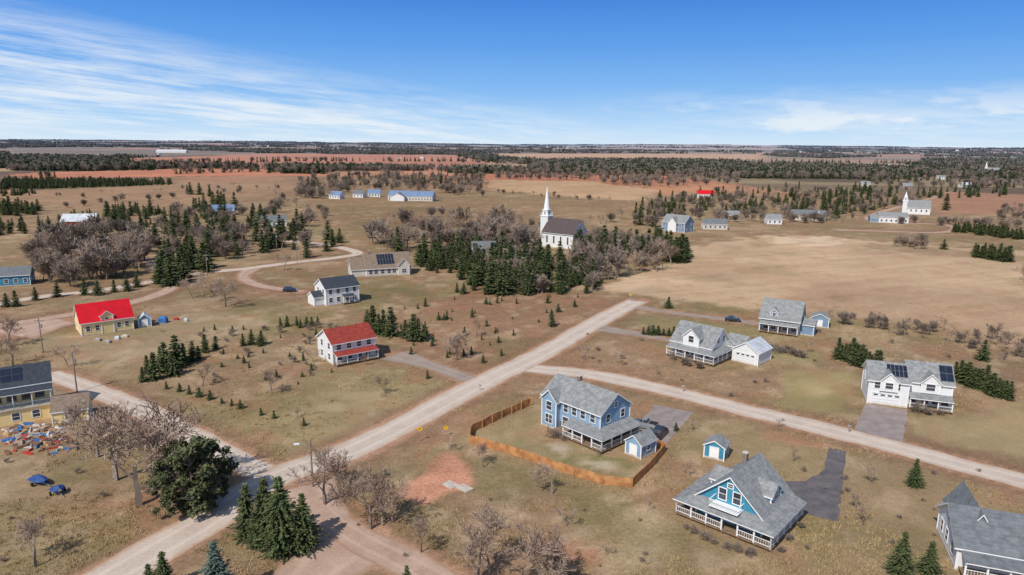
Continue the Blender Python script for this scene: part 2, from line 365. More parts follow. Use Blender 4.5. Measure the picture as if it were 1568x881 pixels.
for nm,w,line,z in road_lines:
    n=len(line); vs=[];uvs=[];fs=[]; cols=[0,.25,.5,.75,1]
    for i,p in enumerate(line):
        t=(line[min(i+1,n-1)]-line[max(i-1,0)]).normalized(); s=Vector((-t.y,t.x,0))
        zz=float(terr(p.x,p.y))
        j0=(fbm(p.x,p.y,5,3,51)-.5)*1.4; j1=(fbm(p.x,p.y,5,3,57)-.5)*1.4
        fl=1+1.0*max(0,1-i/6)*(nm!='road')
        for cc in cols:
            k=(cc-.5)*w*fl+(j0 if cc==0 else j1 if cc==1 else 0)
            q=p+s*k; vs.append((q.x,q.y,zz+z)); uvs.append((cc,i*2/ w))
    for i in range(n-1):
        for k in range(4): fs.append((i*5+k,i*5+k+1,i*5+k+6,i*5+k+5)[::-1])
    me=bpy.data.meshes.new(nm); me.from_pydata(vs,[],fs); ul=me.uv_layers.new(name='UVMap')
    for l in me.loops: ul.data[l.index].uv=uvs[l.vertex_index]
    me.materials.append(M[rm[nm]]); o=bpy.data.objects.new(nm,me); scene.collection.objects.link(o)
mat('asphalt',S(108,102,102),S(84,80,82),.5,.9,bump=.3); mat('asphalt_worn',S(150,138,132),S(128,116,110),.5,.9,bump=.3)
def patch(name,pts,m,z):
    q=[Vector((*P(*p),0)) for p in pts]; out=[]
    for i in range(len(q)):
        a,b=q[i],q[(i+1)%len(q)]; n=max(1,int((b-a).length/1.2))
        for k in range(n):
            c=a.lerp(b,k/n); out.append((c.x+(random.random()-.5)*.35,c.y+(random.random()-.5)*.35,z))
    B=MB(); B.add(out,[tuple(range(len(out)))],m); o=B.obj(name)
    if o.data.polygons[0].normal.z<0: o.data.flip_normals()
patch('asphalt_driveway',[(1326,618),(1390,628),(1381,684),(1303,668)],'asphalt_worn',.008)
patch('asphalt_driveway',[(1188,737),(1232,738),(1262,720),(1268,685),(1297,692),(1290,745),(1283,800),(1225,785),(1215,760),(1190,752)],'asphalt',.008)
patch('gravel_driveway',[(985,640),(1003,620),(1062,632),(1030,668),(1012,690),(985,672)],'asphalt_worn',.008)
# ---------------------------------------------------------------- houses
class House:
    def __init__(s,name,px,rot,anchor=(0,0),z=0):
        s.name=name; s.r=math.radians(rot); x,y=P(*px); ax,ay=anchor
        c,sn=math.cos(s.r),math.sin(s.r); s.loc=(x-(ax*c-ay*sn),y-(ax*sn+ay*c),float(terr(x,y))+z); s.p={}; s.bx=None
    def mb(s,k): return s.p.setdefault(k,MB())
    def block(s,x0,y0,x1,y1,h,rise,axis,wall,roof,o=.4,z0=0,corners=True,trim='white_trim',t=.22):
        W=s.mb('walls'); bx=(x0,y0,x1,y1)
        if s.bx is None: s.bx=bx
        if axis=='x':
            ym=(y0+y1)/2; vs=[(x0,y0,z0),(x1,y0,z0),(x1,y1,z0),(x0,y1,z0),(x0,y0,h),(x1,y0,h),(x1,y1,h),(x0,y1,h),(x0,ym,h+rise),(x1,ym,h+rise)]
            W.add(vs,[(0,1,5,4),(1,2,6,9,5),(2,3,7,6),(3,0,4,8,7)],wall)
            k=rise/((y1-y0)/2); sec=[(y0-o,h-o*k),(ym,h+rise),(y1+o,h-o*k)]; mk=lambda a,yz,dz:(a,yz[0],yz[1]+dz); e0,e1=x0-o,x1+o
        else:
            xm=(x0+x1)/2; vs=[(x0,y0,z0),(x1,y0,z0),(x1,y1,z0),(x0,y1,z0),(x0,y0,h),(x1,y0,h),(x1,y1,h),(x0,y1,h),(xm,y0,h+rise),(xm,y1,h+rise)]
            W.add(vs,[(0,1,5,8,4),(1,2,6,5),(2,3,7,9,6),(3,0,4,7)],wall)
            k=rise/((x1-x0)/2); sec=[(x0-o,h-o*k),(xm,h+rise),(x1+o,h-o*k)]; mk=lambda a,xz,dz:(xz[0],a,xz[1]+dz); e0,e1=y0-o,y1+o
        R=s.mb('roof'); v=[mk(e,q,dz) for e in(e0,e1) for dz in(t,.012) for q in sec]
        R.add(v,[(0,1,7,6),(1,2,8,7),(3,9,10,4),(4,10,11,5),(0,3,4,1),(1,4,5,2),(6,7,10,9),(7,8,11,10),(0,6,9,3),(2,5,11,8)],[roof,roof]+[trim]*8)
        if corners:
            T=s.mb('trim')
            for cx in(x0,x1):
                for cy in(y0,y1): T.box(cx-.09,cy-.09,z0,cx+.09,cy+.09,h-.1,'white_trim')
        F=s.mb('foundation')
        if z0==0: F.box(x0-.05,y0-.05,-.3,x1+.05,y1+.05,.3,'concrete')
    def fb(s,part,face,s0,s1,o0,o1,z0,z1,m,bx=None):
        x0,y0,x1,y1=bx or s.bx; B=s.mb(part)
        if face=='F': B.box(x0+s0,y0-o1,z0,x0+s1,y0-o0,z1,m)
        if face=='B': B.box(x0+s0,y1+o0,z0,x0+s1,y1+o1,z1,m)
        if face=='L': B.box(x0-o1,y0+s0,z0,x0-o0,y0+s1,z1,m)
        if face=='R': B.box(x1+o0,y0+s0,z0,x1+o1,y0+s1,z1,m)
    def win(s,face,c,z,w=1.1,h=1.4,bx=None,fr='white_trim',mull=True):
        t=.12
        s.fb('windows',face,c-w/2,c+w/2,-.04,.03,z,z+h,'window_glass',bx)
        for a,b_ in((c-w/2-t,c-w/2),(c+w/2,c+w/2+t)): s.fb('window_frames',face,a,b_,-.04,.07,z-t,z+h+t,fr,bx)
        for a,b_ in((z-t,z),(z+h,z+h+t)): s.fb('window_frames',face,c-w/2,c+w/2,-.04,.068,a,b_,fr,bx)
        if mull:
            s.fb('window_frames',face,c-w/2,c+w/2,-.04,.055,z+h/2-.03,z+h/2+.03,fr,bx)
            if w>1.5: s.fb('window_frames',face,c-.05,c+.05,-.04,.06,z,z+h,fr,bx)
    def wins(s,face,cs,z,w=1.1,h=1.4,bx=None,**k):
        for c in cs: s.win(face,c,z,w,h,bx,**k)
    def door(s,face,c,z=.3,w=1.,h=2.1,bx=None,m='brown_siding'):
        s.fb('door',face,c-w/2,c+w/2,-.04,.04,z,z+h,m,bx); s.fb('door',face,c-w/2-.12,c-w/2,-.04,.07,z,z+h+.12,'white_trim',bx); s.fb('door',face,c+w/2,c+w/2+.12,-.04,.07,z,z+h+.12,'white_trim',bx); s.fb('door',face,c-w/2,c+w/2,-.04,.068,z+h,z+h+.12,'white_trim',bx)
    def garage(s,face,c,w=4.8,h=2.4,bx=None):
        s.fb('garage_door',face,c-w/2,c+w/2,-.04,.03,.05,h,'garage_door_paint',bx)
        for a in(c-w/2-.15,c+w/2): s.fb('garage_door',face,a,a+.15,-.04,.07,.05,h+.15,'white_trim',bx)
        s.fb('garage_door',face,c-w/2,c+w/2,-.04,.068,h,h+.15,'white_trim',bx)
        for i in range(4): s.fb('garage_door',face,c-w/2+.3+i*w/4,c-w/2+w/4-.2+i*w/4,-.04,.05,h-.5,h-.2,'window_glass',bx)
    def porch(s,x0,x1,dep,roof,bx=None,left=False,right=False,top=3.1,low=2.55,rail=True,post='white_trim'):
        bx=bx or s.bx; X0,Y0,X1,Y1=bx; R=s.mb('porch_roof'); d=dep; o=.3
        lx=X0-d-o if left else x0; rx=X1+d+o if right else x1
        fl=[(X0 if left else x0,Y0,top),(X1 if right else x1,Y0,top)]
        R.slab([(lx,Y0-d-o,low),(rx,Y0-d-o,low),fl[1],fl[0]],.14,roof)
        if right: R.slab([(rx,Y0-d-o,low),(rx,Y1,low),(X1,Y1,top),(X1,Y0,top)],.14,roof)
        if left: R.slab([(lx,Y1,low),(lx,Y0-d-o,low),(X0,Y0,top),(X0,Y1,top)],.14,roof)
        Dk=s.mb('porch_deck'); a0=X0-d if left else x0; a1=X1+d if right else x1
        Dk.box(a0,Y0-d,.35,a1,Y0,.52,'porch_wood')
        for k in np.arange(a0+.1,a1,2.2): Dk.box(k,Y0-d+.1,-.2,k+.2,Y0-d+.3,.35,'porch_wood')
        if right: Dk.box(X1,Y0,.35,X1+d,Y1,.52,'porch_wood')
        if left: Dk.box(X0-d,Y0,.35,X0,Y1,.52,'porch_wood')
        Q=s.mb('porch_posts')
        def run(p,q,skip=False):
            n=max(1,round(math.dist(p,q)/2.3))
            for i in range(n+1):
                x=p[0]+(q[0]-p[0])*i/n; y=p[1]+(q[1]-p[1])*i/n
                Q.box(x-.1,y-.1,.52,x+.1,y+.1,low-.1,post)
                if i<n and rail and not(skip and i==n//2):
                    ex=p[0]+(q[0]-p[0])*(i+1)/n; ey=p[1]+(q[1]-p[1])*(i+1)/n
                    for zz in(.68,1.38): Q.box(min(x,ex)-.035,min(y,ey)-.035,zz,max(x,ex)+.035,max(y,ey)+.035,zz+.07,post)
                    m_=max(2,int(math.dist((x,y),(ex,ey))/.3))
                    for j in range(1,m_):
                        bx_=x+(ex-x)*j/m_; by=y+(ey-y)*j/m_; Q.box(bx_-.018,by-.018,.75,bx_+.018,by+.018,1.38,post)
        e=.14
        run((a0+e,Y0-d+e),(a1-e,Y0-d+e),True)
        if right: run((a1-e,Y0-d+e),(a1-e,Y1-e))
        if left: run((a0+e,Y0-d+e),(a0+e,Y1-e))
    def panels(s,x0,y0,x1,y1,z0,z1,nx,ny):
        "solar modules lying on a roof slope running from eave (z0) to ridge (z1)"
        B=s.mb('solar_panels')
        for i in range(nx):
            for j in range(ny):
                a0=i/nx+.01;a1=(i+1)/nx-.01;b0=j/ny+.01;b1=(j+1)/ny-.01
                q=lambda a,b_:(x0+(x1-x0)*a,y0+(y1-y0)*b_,z0+(z1-z0)*b_)
                B.slab([q(a0,b0),q(a1,b0),q(a1,b1),q(a0,b1)],.06,'solar_panel','solar_frame')
    def chimney(s,x,y,z0,z1,w=.7,m='chimney_brick'):
        B=s.mb('chimney'); B.box(x-w/2,y-w/2,z0,x+w/2,y+w/2,z1,m); B.box(x-w/2-.08,y-w/2-.08,z1,x+w/2+.08,y+w/2+.08,z1+.12,'concrete')
    def vents(s,pts):
        for x,y,z in pts: s.mb('roof_vents').cyl((x,y,z-.4),(x,y,z+.35),.09,.09,7,'galvanised_steel')
    def done(s):
        e=empty(s.name,s.loc,s.r)
        for k,b_ in s.p.items(): b_.obj(k,e)
        return e
G='grey_shingle'
h=House('blue_two_storey_house',(918,682),-47,(13.5,0)); B='blue_siding'
h.block(0,0,13.5,8,5.5,2.7,'x',B,G,.45)
h.block(.7,-1.0,4.2,3.9,5.3,1.7,'y',B,G,.35)
h.wins('F',[1.75],3.4,1.3,1.5,bx=(.7,-1.0,4.2,3.9)); h.wins('F',[1.75],.9,1.6,1.6,bx=(.7,-1.0,4.2,3.9))
h.wins('F',[5.6,7.6,9.6,11.8],3.6,1.,1.4); h.wins('F',[5.6,8,12],1,1.3,1.6); h.door('F',10.2,.5)
h.wins('R',[2,6],3.6,1,1.4); h.wins('R',[2.2,5.8],1,1.3,1.6); h.win('R',4,5.9,.8,.9)
h.wins('L',[2,6],3.5); h.wins('L',[2,6],1)
h.porch(7.2,13.5,2.6,G,right=True); h.chimney(5,4.1,7.2,9.2); h.vents([(8,2.8,7.6),(10.5,5,7.8)])
dk=h.mb('back_deck'); dk.box(4.4,-3.4,.5,7.0,-.02,.62,'porch_wood')
for x in np.arange(4.4,7.0,.25): dk.box(x,-3.4,.62,x+.05,-3.35,1.5,'porch_wood')
for x,y in((4.4,-3.4),(6.9,-3.4),(4.4,-.2)): dk.box(x,y,0,x+.12,y+.12,1.55,'porch_wood')
for i in range(3): dk.box(4.6,-3.75-.3*i,0,6,-3.45-.3*i,.38-.13*i,'porch_wood')
h.done()
def shed(name,px,rot,L,W,H_,wall,roof,axis='y',rise=1.2):
    h=House(name,px,rot,(L,0)); h.block(0,0,L,W,H_,rise,axis,wall,roof,.25); h.door('F',L*.5,.15,1.3,1.9,m='white_trim'); h.win('R',W*.5,1.1,.8,.8); h.win('L',W*.5,1.1,.8,.8); h.done()
shed('garden_shed',(981,704),-47,3.1,4.0,2.4,B,G)
shed('garden_shed',(1108,707),-30,3.2,3,2.2,'teal_siding',G,rise=.9)
shed('garden_shed',(1268,503),-25,4.6,4,2.6,'slate_blue_siding',G)
shed('brown_roof_shed',(136,644),25,5.5,5,2.4,'yellow_siding','brown_shingle','x',2.0)
shed('garden_shed',(232,500),30,3.,3,2.2,'slate_blue_siding','pale_metal_roof')
h=House('blue_gable_cottage',(1180,848),-42,(11.3,-2.1)); B='teal_siding'
h.block(0,0,9.2,9.2,3.1,4.1,'y',B,G,.5)
h.porch(0,9.2,2.1,G,left=True,right=True,top=3.2,low=2.5)
h.wins('F',[2,4.6,7.2],.9,1.5,1.7); h.wins('F',[3.6,5.6],3.7,1.0,1.6); h.win('F',4.6,5.7,.7,.5)
h.wins('L',[2,5,8],.9,1.3,1.6); h.wins('R',[2,5,8.2],.9,1.3,1.6); h.door('R',6.6,.5)
h.block(4.6,3.4,8.8,6.6,4.6,1.2,'x',B,G,.3,z0=3.2); h.win('R',1.6,3.7,1.3,1.1,bx=(4.6,3.4,8.8,6.6))
h.block(.4,3.4,4.6,6.6,4.4,1.2,'x',B,G,.3,z0=3.2)
bal=h.mb('balcony'); bal.box(2.6,-1.9,3.15,6.6,.02,3.3,'white_trim')
for x in np.arange(2.65,6.6,.25): bal.box(x,-1.9,3.3,x+.04,-1.86,4.1,'white_trim')
bal.box(2.6,-1.93,4.1,6.6,-1.83,4.18,'white_trim')
for x in(2.6,6.5): bal.box(x,-1.83,4.1,x+.1,0,4.18,'white_trim')
h.chimney(3.2,7.6,5,7.6,.6); h.vents([(6.4,7.6,5.9)]); h.done()
h=House('grey_roof_house',(1462,872),-20,(0,0)); B='white_siding'
h.block(0,0,16,9.5,3.2,2.9,'x',B,'grey_shingle_dark',.5)
h.block(1.2,3.5,4.8,12,3.3,2.7,'y','slate_blue_siding','grey_shingle_dark',.4)
h.porch(.3,14,2.2,'grey_shingle_dark',top=3.1,low=2.5); h.wins('F',[2,4,6.5,9,12],.9,1.5,1.6); h.wins('L',[2,5,7.5],1,1.1,1.5); h.win('L',4.7,3.9,1,1)
h.block(7.5,1.0,10,4.5,4.5,1.,'y','slate_blue_siding','grey_shingle_dark',.3,z0=3.3); h.win('F',1.25,3.7,1,.7,bx=(7.5,1.0,10,4.5)); h.done()
h=House('white_farmhouse_with_porch',(1094,562),-44,(12.6,-2)); B='white_siding'
h.block(0,0,10.6,8.5,3.6,3.9,'x',B,G,.45); h.block(3.4,-.5,7.4,4.2,5.4,1.9,'y',B,G,.35,z0=.01)
h.win('F',2,4.1,1.3,1.5,bx=(3.4,-.5,7.4,4.2)); h.wins('F',[1.4,2.7,8.4,9.6],1,1.,1.7); h.wins('F',[1.2,2.8],1,1.,1.7,bx=(3.4,-.5,7.4,4.2))
h.porch(0,10.6,2,G,bx=(0,-.5,10.6,8.5),right=True); h.wins('R',[2.5,6],1,1.1,1.6); h.wins('R',[3,5.6],4.2,1,1.4)
h.block(10.6,7.0,14.8,11.5,3.2,2.2,'x',B,G,.35); h.block(13.2,5.5,19.5,12.5,3.0,2.0,'y',B,'pale_metal_roof',.3)
h.garage('F',3.1,bx=(13.2,5.5,19.5,12.5)); h.done()
h=House('slate_blue_house',(1222,515),-30,(10,0)); B='slate_blue_siding'
h.block(0,0,10,9.5,4.0,4.4,'x',B,G,.45); h.wins('F',[1.5,3.5,6.5,8.7],1,1.3,1.6); h.door('F',5,.4); h.wins('R',[2.5,6.5],1.1,1.2,1.5); h.wins('R',[3.5,6],4.6,1.1,1.4)
h.block(10,2,13.5,7.5,2.8,1.2,'x',B,G,.3); h.porch(0,10,1.6,G,rail=False,top=3.3,low=2.7)
h.block(2.5,.6,4.3,3,5.6,.8,'y',B,G,.2,z0=4.2); h.win('F',.9,4.7,.8,.8,bx=(2.5,.6,4.3,3)); h.done()
h=House('white_two_storey_house',(1388,625),-20,(7,0)); B='white_siding'
h.block(0,0,7,8.5,5.0,2.6,'x',B,G,.4); h.garage('F',3.2,5); h.wins('F',[1.6,4.9],3.4,1.2,1.3)
h.block(7,1.2,14.6,9.5,5.2,2.9,'x',B,G,.4,z0=.0); bb=(7,1.2,14.6,9.5)
h.block(2,-.35,5,4,5.2,1.5,'y',B,G,.3,z0=3.0); h.win('F',1.5,3.6,1.3,1.3,bx=(2,-.35,5,4))
h.block(9.2,.8,12.4,5,5.4,1.6,'y',B,G,.3,z0=3.2); h.win('F',1.6,3.8,1.5,1.3,bx=(9.2,.8,12.4,5))
h.wins('F',[1.4,3.2,5,6.6],1,1.2,1.5,bx=bb); h.wins('R',[2,6],3.6,bx=bb); h.wins('R',[2,6],1,bx=bb)
h.porch(7.2,14.6,2.1,G,bx=bb); h.wins('L',[2,6],3.4)
h.panels(3.2,.9,6.8,3.6,5.0+.9*.612+.31,5+3.6*.612+.31,5,2)
h.panels(12.5,1.6,14.8,4.8,5.2+.4*.7+.33,5.2+3.6*.7+.33,2,2); h.done()
h=House('white_house_with_red_roof',(516,563),38,(0,-2)); B='white_siding'
h.block(0,0,10.5,8.4,5.0,2.4,'x',B,'maroon_shingle',.45); h.porch(0,10.5,2,'maroon_shingle')
h.wins('F',[1.5,4,6.5,9],3.4,1.1,1.3); h.wins('F',[1.5,4,6.5],.9,1.3,1.6); h.door('F',8.6,.5); h.wins('L',[2,6],3.4); h.wins('L',[2,6.2],.9)
h.fb('band_course','F',.2,10.3,-.03,.02,2.95,3.15,'slate_blue_siding'); h.done()
h=House('white_house_with_charcoal_roof',(500,469),38,(0,0)); h.block(0,0,11,8.5,5.4,2.5,'x',B,'charcoal_shingle',.4)
h.wins('F',[1.5,4,7,9.5],3.6); h.wins('F',[1.5,4,9.5],1); h.door('F',7,.3); h.wins('L',[2,6],3.6); h.wins('L',[2,6],1); h.block(-3.2,1.5,0,6.5,2.8,1.4,'x',B,'charcoal_shingle',.3); h.porch(5,9,1.6,'charcoal_shingle'); h.done()
h=House('beige_house_with_solar_roof',(562,424),22,(0,0)); B='beige_siding'
h.block(0,0,17,10,3.2,4.8,'x',B,'brown_shingle',.5); h.block(-5.5,1,0,9,2.9,3.8,'x',B,'brown_shingle',.4); h.block(12,-1.6,16,3,4.2,2.2,'y',B,'brown_shingle',.4)
h.panels(4.4,.8,11,4.4,3.2+.8*.96+.3,3.2+4.4*.96+.3,6,2); h.wins('F',[1.5,3.5,6,8.5,10.5],.9,1.4,1.5); h.win('F',2,1,1.6,1.6,bx=(12,-1.6,16,3)); h.wins('L',[2.5,5.5],1,bx=(-5.5,1,0,9))
h.chimney(2,5,7,9); h.done()
h=House('yellow_house_with_red_roof',(126,516),40,(0,0)); B='yellow_siding'
h.block(0,0,12,9.4,3.6,3.9,'x',B,'red_metal_roof',.4,trim='white_trim'); h.wins('F',[1.5,3.6,8.6,10.5],1.2,.9,1.3); h.door('F',6,.3)
h.block(4.6,-.1,7.4,3.6,4.8,1.2,'y',B,'red_metal_roof',.3,z0=.01,trim='white_trim'); h.win('F',1.4,3.3,.9,1.0,bx=(4.6,-.1,7.4,3.6)); h.wins('L',[2.4,7],1.2,.9,1.3); h.win('L',4.7,4.3,1,1.2); h.done()
h=House('yellow_house_with_balcony',(83,632),34,(17,0)); 
h.block(0,0,17,8,6.2,2.6,'x','yellow_siding','charcoal_shingle',.35)
h.mb('walls').box(-.1,-2.6,0,17.1,-.01,2.7,'yellow_siding'); h.mb('balcony').box(-.3,-2.9,2.7,17.3,-.01,2.85,'beige_siding')
lb=(-.1,-2.6,17.1,0)
h.wins('F',[2,5.5,8,11.5,14.5],.7,1.1,1.3,bx=lb); h.wins('F',[2.2,4.4,6.6,8.8,11,13.2,15.2],3.5,1.3,1.8,fr='solar_frame')
for k in np.arange(-.2,17.2,.3): h.mb('balcony').box(k,-2.85,2.85,k+.05,-2.8,3.75,'slate_blue_siding')
h.mb('balcony').box(-.3,-2.87,3.75,17.3,-2.78,3.83,'slate_blue_siding')
for k in np.arange(0,17.1,2.8): h.mb('balcony').box(k,-2.8,2.85,k+.14,-2.66,5.6,'white_trim')
h.mb('balcony').slab([(-.3,-3.0,5.6),(17.3,-3.0,5.6),(17.3,-.02,5.9),(-.3,-.02,5.9)],.12,'charcoal_shingle')
h.panels(1,.6,13,3.4,6.2+.6*.65+.33,6.2+3.4*.65+.33,7,2); h.done()
def simple(name,px,rot,L,W,hh,rise,wall,roof,axis='x',anchor=None,extra=None):
    h=House(name,px,rot,anchor or (L/2,0)); h.block(0,0,L,W,hh,rise,axis,wall,roof,.4)
    n=max(2,int(L/2.6)); cs=[L*(i+.5)/n for i in range(n)]
    h.wins('F',cs,1,1.1,1.4); 
    if hh>4.5: h.wins('F',cs,3.6,1.1,1.3); h.wins('L',[W*.3,W*.7],3.6); h.wins('R',[W*.3,W*.7],3.6)
    h.wins('L',[W*.3,W*.7],1); h.wins('R',[W*.3,W*.7],1)
    if extra: h.block(*extra)
    h.done(); return h
Wh='white_siding'; SB='slate_blue_siding'
simple('grey_blue_farmhouse',(1048,357),-42,15,11,5.6,4,SB,G,anchor=(15,0),extra=(5,-1.5,10,4,5.6,3,'y',Wh,G,.4))
simple('white_bungalow',(1238,338),-15,22,10,3.4,3.4,'beige_siding','grey_shingle_dark',extra=(14,-2,19,5,4,3,'y',Wh,'grey_shingle_dark',.4))
simple('white_house',(1368,342),-12,18,9,4.2,2.6,Wh,'grey_shingle',extra=(-5,1,0,8,3,2,'x',SB,G,.4))
simple('teal_house',(18,438),25,11,8,3.6,2.4,'teal_siding','grey_shingle_dark')
simple('red_barn',(120,351),15,17,11,4.5,3.6,'red_siding','pale_metal_roof')
simple('white_house',(420,347),20,14,9,3.4,2.8,Wh,'grey_shingle_dark')
simple('blue_roof_house',(342,330),18,14,10,3.2,3.6,'brown_siding','blue_metal_roof')
simple('red_cottage',(790,406),-5,11,8,3.4,2.6,'red_siding','brown_shingle')
simple('white_house',(742,400),8,10,8,5.4,2.6,Wh,'grey_shingle_dark')
simple('long_farm_building',(628,308),-8,40,13,4.2,4.0,'beige_siding','blue_metal_roof',extra=(4,-5,16,5,4,3,'y',Wh,'grey_shingle_dark',.5))
for u,v,w in((512,305,11),(548,303,10),(573,302,11)): simple('farm_shed',(u,v),random.uniform(-20,20),w,8,3.4,3.2,Wh,random.choice(['blue_metal_roof','grey_shingle_dark']))
simple('red_roof_house',(1081,303),-10,16,10,3.4,3.4,Wh,'red_metal_roof')
for u,v,w,r in((1095,352,14,'grey_shingle_dark'),(1122,338,10,G),(1186,344,9,G),(1483,287,16,'pale_metal_roof'),(1325,285,11,G),(1440,275,13,G),(1390,288,11,G)):
    simple('white_house',(u,v),random.uniform(-40,20),w,8,3.4,2.8,random.choice([Wh,'beige_siding','brown_siding']),r)
simple('long_white_barn',(262,235),0,120,22,8,5,Wh,'pale_metal_roof')
for i in range(44):
    u=random.uniform(20,1560); hv=220+(u-784)*.00957; v=hv+random.choice([9,11,14,18,24,30]) + random.uniform(-1,1)
    if i>32: u=random.uniform(1250,1568)
    k=min(1.6,max(1,mpp(u,v)/2.2))
    simple('white_house' if i%3 else 'grey_barn',(u,v),random.uniform(-40,40),12*k,8*k,3.6*k,2.8*k,random.choice([Wh,Wh,'beige_siding']),random.choice([G,G,'pale_metal_roof','grey_shingle_dark','brown_shingle']))
def church(name,px,rot,L,W,hh,rise,tb,th_,sp,roof):
    h=House(name,px,rot,(L*.5,0)); h.block(0,0,L,W,hh,rise,'x',Wh,roof,.5)
    for i in range(4):
        c=L*(i+.7)/4.4
        for f in'FB': h.win(f,c,2.2,.9,hh-3.8,mull=False)
    h.wins('R',[W*.3,W*.7],2,1.0,3.2); h.win('R',W*.5,hh+rise*.25,1.0,1.5)
    T=h.mb('steeple'); c=W/2; x=-tb*.5
    T.box(x-tb/2,c-tb/2,0,x+tb/2,c+tb/2,th_,'white_siding'); T.box(x-tb/2-.25,c-tb/2-.25,th_,x+tb/2+.25,c+tb/2+.25,th_+.35,'white_trim')
    b2=tb*.36; T.box(x-b2,c-b2,th_+.35,x+b2,c+b2,th_+3.0,'white_siding'); T.box(x-b2-.2,c-b2-.2,th_+3.0,x+b2+.2,c+b2+.2,th_+3.3,'white_trim')
    for sx in(-1,1):
        T.box(x+sx*b2-.05,c-.4,th_+.8,x+sx*b2+.05,c+.4,th_+2.3,'solar_frame'); T.box(x-.4,c+sx*b2-.05,th_+.8,x+.4,c+sx*b2+.05,th_+2.3,'solar_frame')
        for sy in(-1,1): T.cyl((x+sx*tb*.44,c+sy*tb*.44,th_+.35),(x+sx*tb*.44,c+sy*tb*.44,th_+2.2),.22,.02,6,'white_trim')
    S_=h.mb('spire'); S_.cyl((x,c,th_+3.3),(x,c,sp),b2*1.0,.05,8,'white_trim'); S_.cyl((x,c,sp),(x,c,sp+1.4),.06,.06,4,'galvanised_steel')
    h.win('L',W*.2,2,1,3); h.win('L',W*.8,2,1,3); h.fb('door','L',W/2-1,W/2+1,tb-.04,tb+.05,.2,3,'brown_siding'); h.done()
church('white_church',(853,380),-38,18,13,7.4,6.4,4.4,14.5,29.5,'church_shingle')
church('white_church',(1406,329),-25,15,9,5.5,5,3.4,9.5,17,'grey_shingle')
church('white_church',(1521,268),-20,20,12,7,6,4,14,24,'grey_shingle')
# ---------------------------------------------------------------- fence
def fence(name,pts,H_=1.5):
    B=MB()
    for (a,b_) in zip(pts[:-1],pts[1:]):
        p=Vector((*P(*a),0));q=Vector((*P(*b_),0)); L=(q-p).length; d=(q-p)/L; n=Vector((-d.y,d.x,0))
        k=int(L/.16)
        for i in range(k):
            c=p+d*(i*.16); hh=H_+random.uniform(-.05,.05)+.06*math.sin(i*.13); w=.135
            vs=[c-n*.02,c+d*w-n*.02,c+d*w+n*.02,c+n*.02]; vs=[(v.x,v.y,.04) for v in vs]+[(v.x,v.y,hh) for v in vs]
            B.add(vs,[(4,5,6,7),(0,1,5,4),(1,2,6,5),(2,3,7,6),(3,0,4,7)],'cedar_fence_wood')
        m_=max(1,int(L/2.4))
        for i in range(m_+1):
            c=p+d*(L*i/m_)+n*.09; B.box(c.x-.07,c.y-.07,0,c.x+.07,c.y+.07,H_+.2,'cedar_fence_wood')
    B.obj(name)
fence('wooden_fence',[(812,621),(768,640),(722,663),(719,679),(760,690),(800,702),(880,730),(925,743),(968,747),(1000,715),(1018,692),(1008,686)])
B=MB()
for u,v,r in((690,743,.5),(711,748,.5)):
    x,y=P(u,v); c,s_=math.cos(-.75),math.sin(-.75); q=[(x+a*c-b_*s_,y+a*s_+b_*c) for a,b_ in((-1.1,-.8),(1.1,-.8),(1.1,.8),(-1.1,.8))]
    B.add([(*p,0) for p in q]+[(*p,.1) for p in q],[(4,5,6,7),(0,1,5,4),(1,2,6,5),(2,3,7,6),(3,0,4,7)],'concrete')
B.obj('concrete_slab')
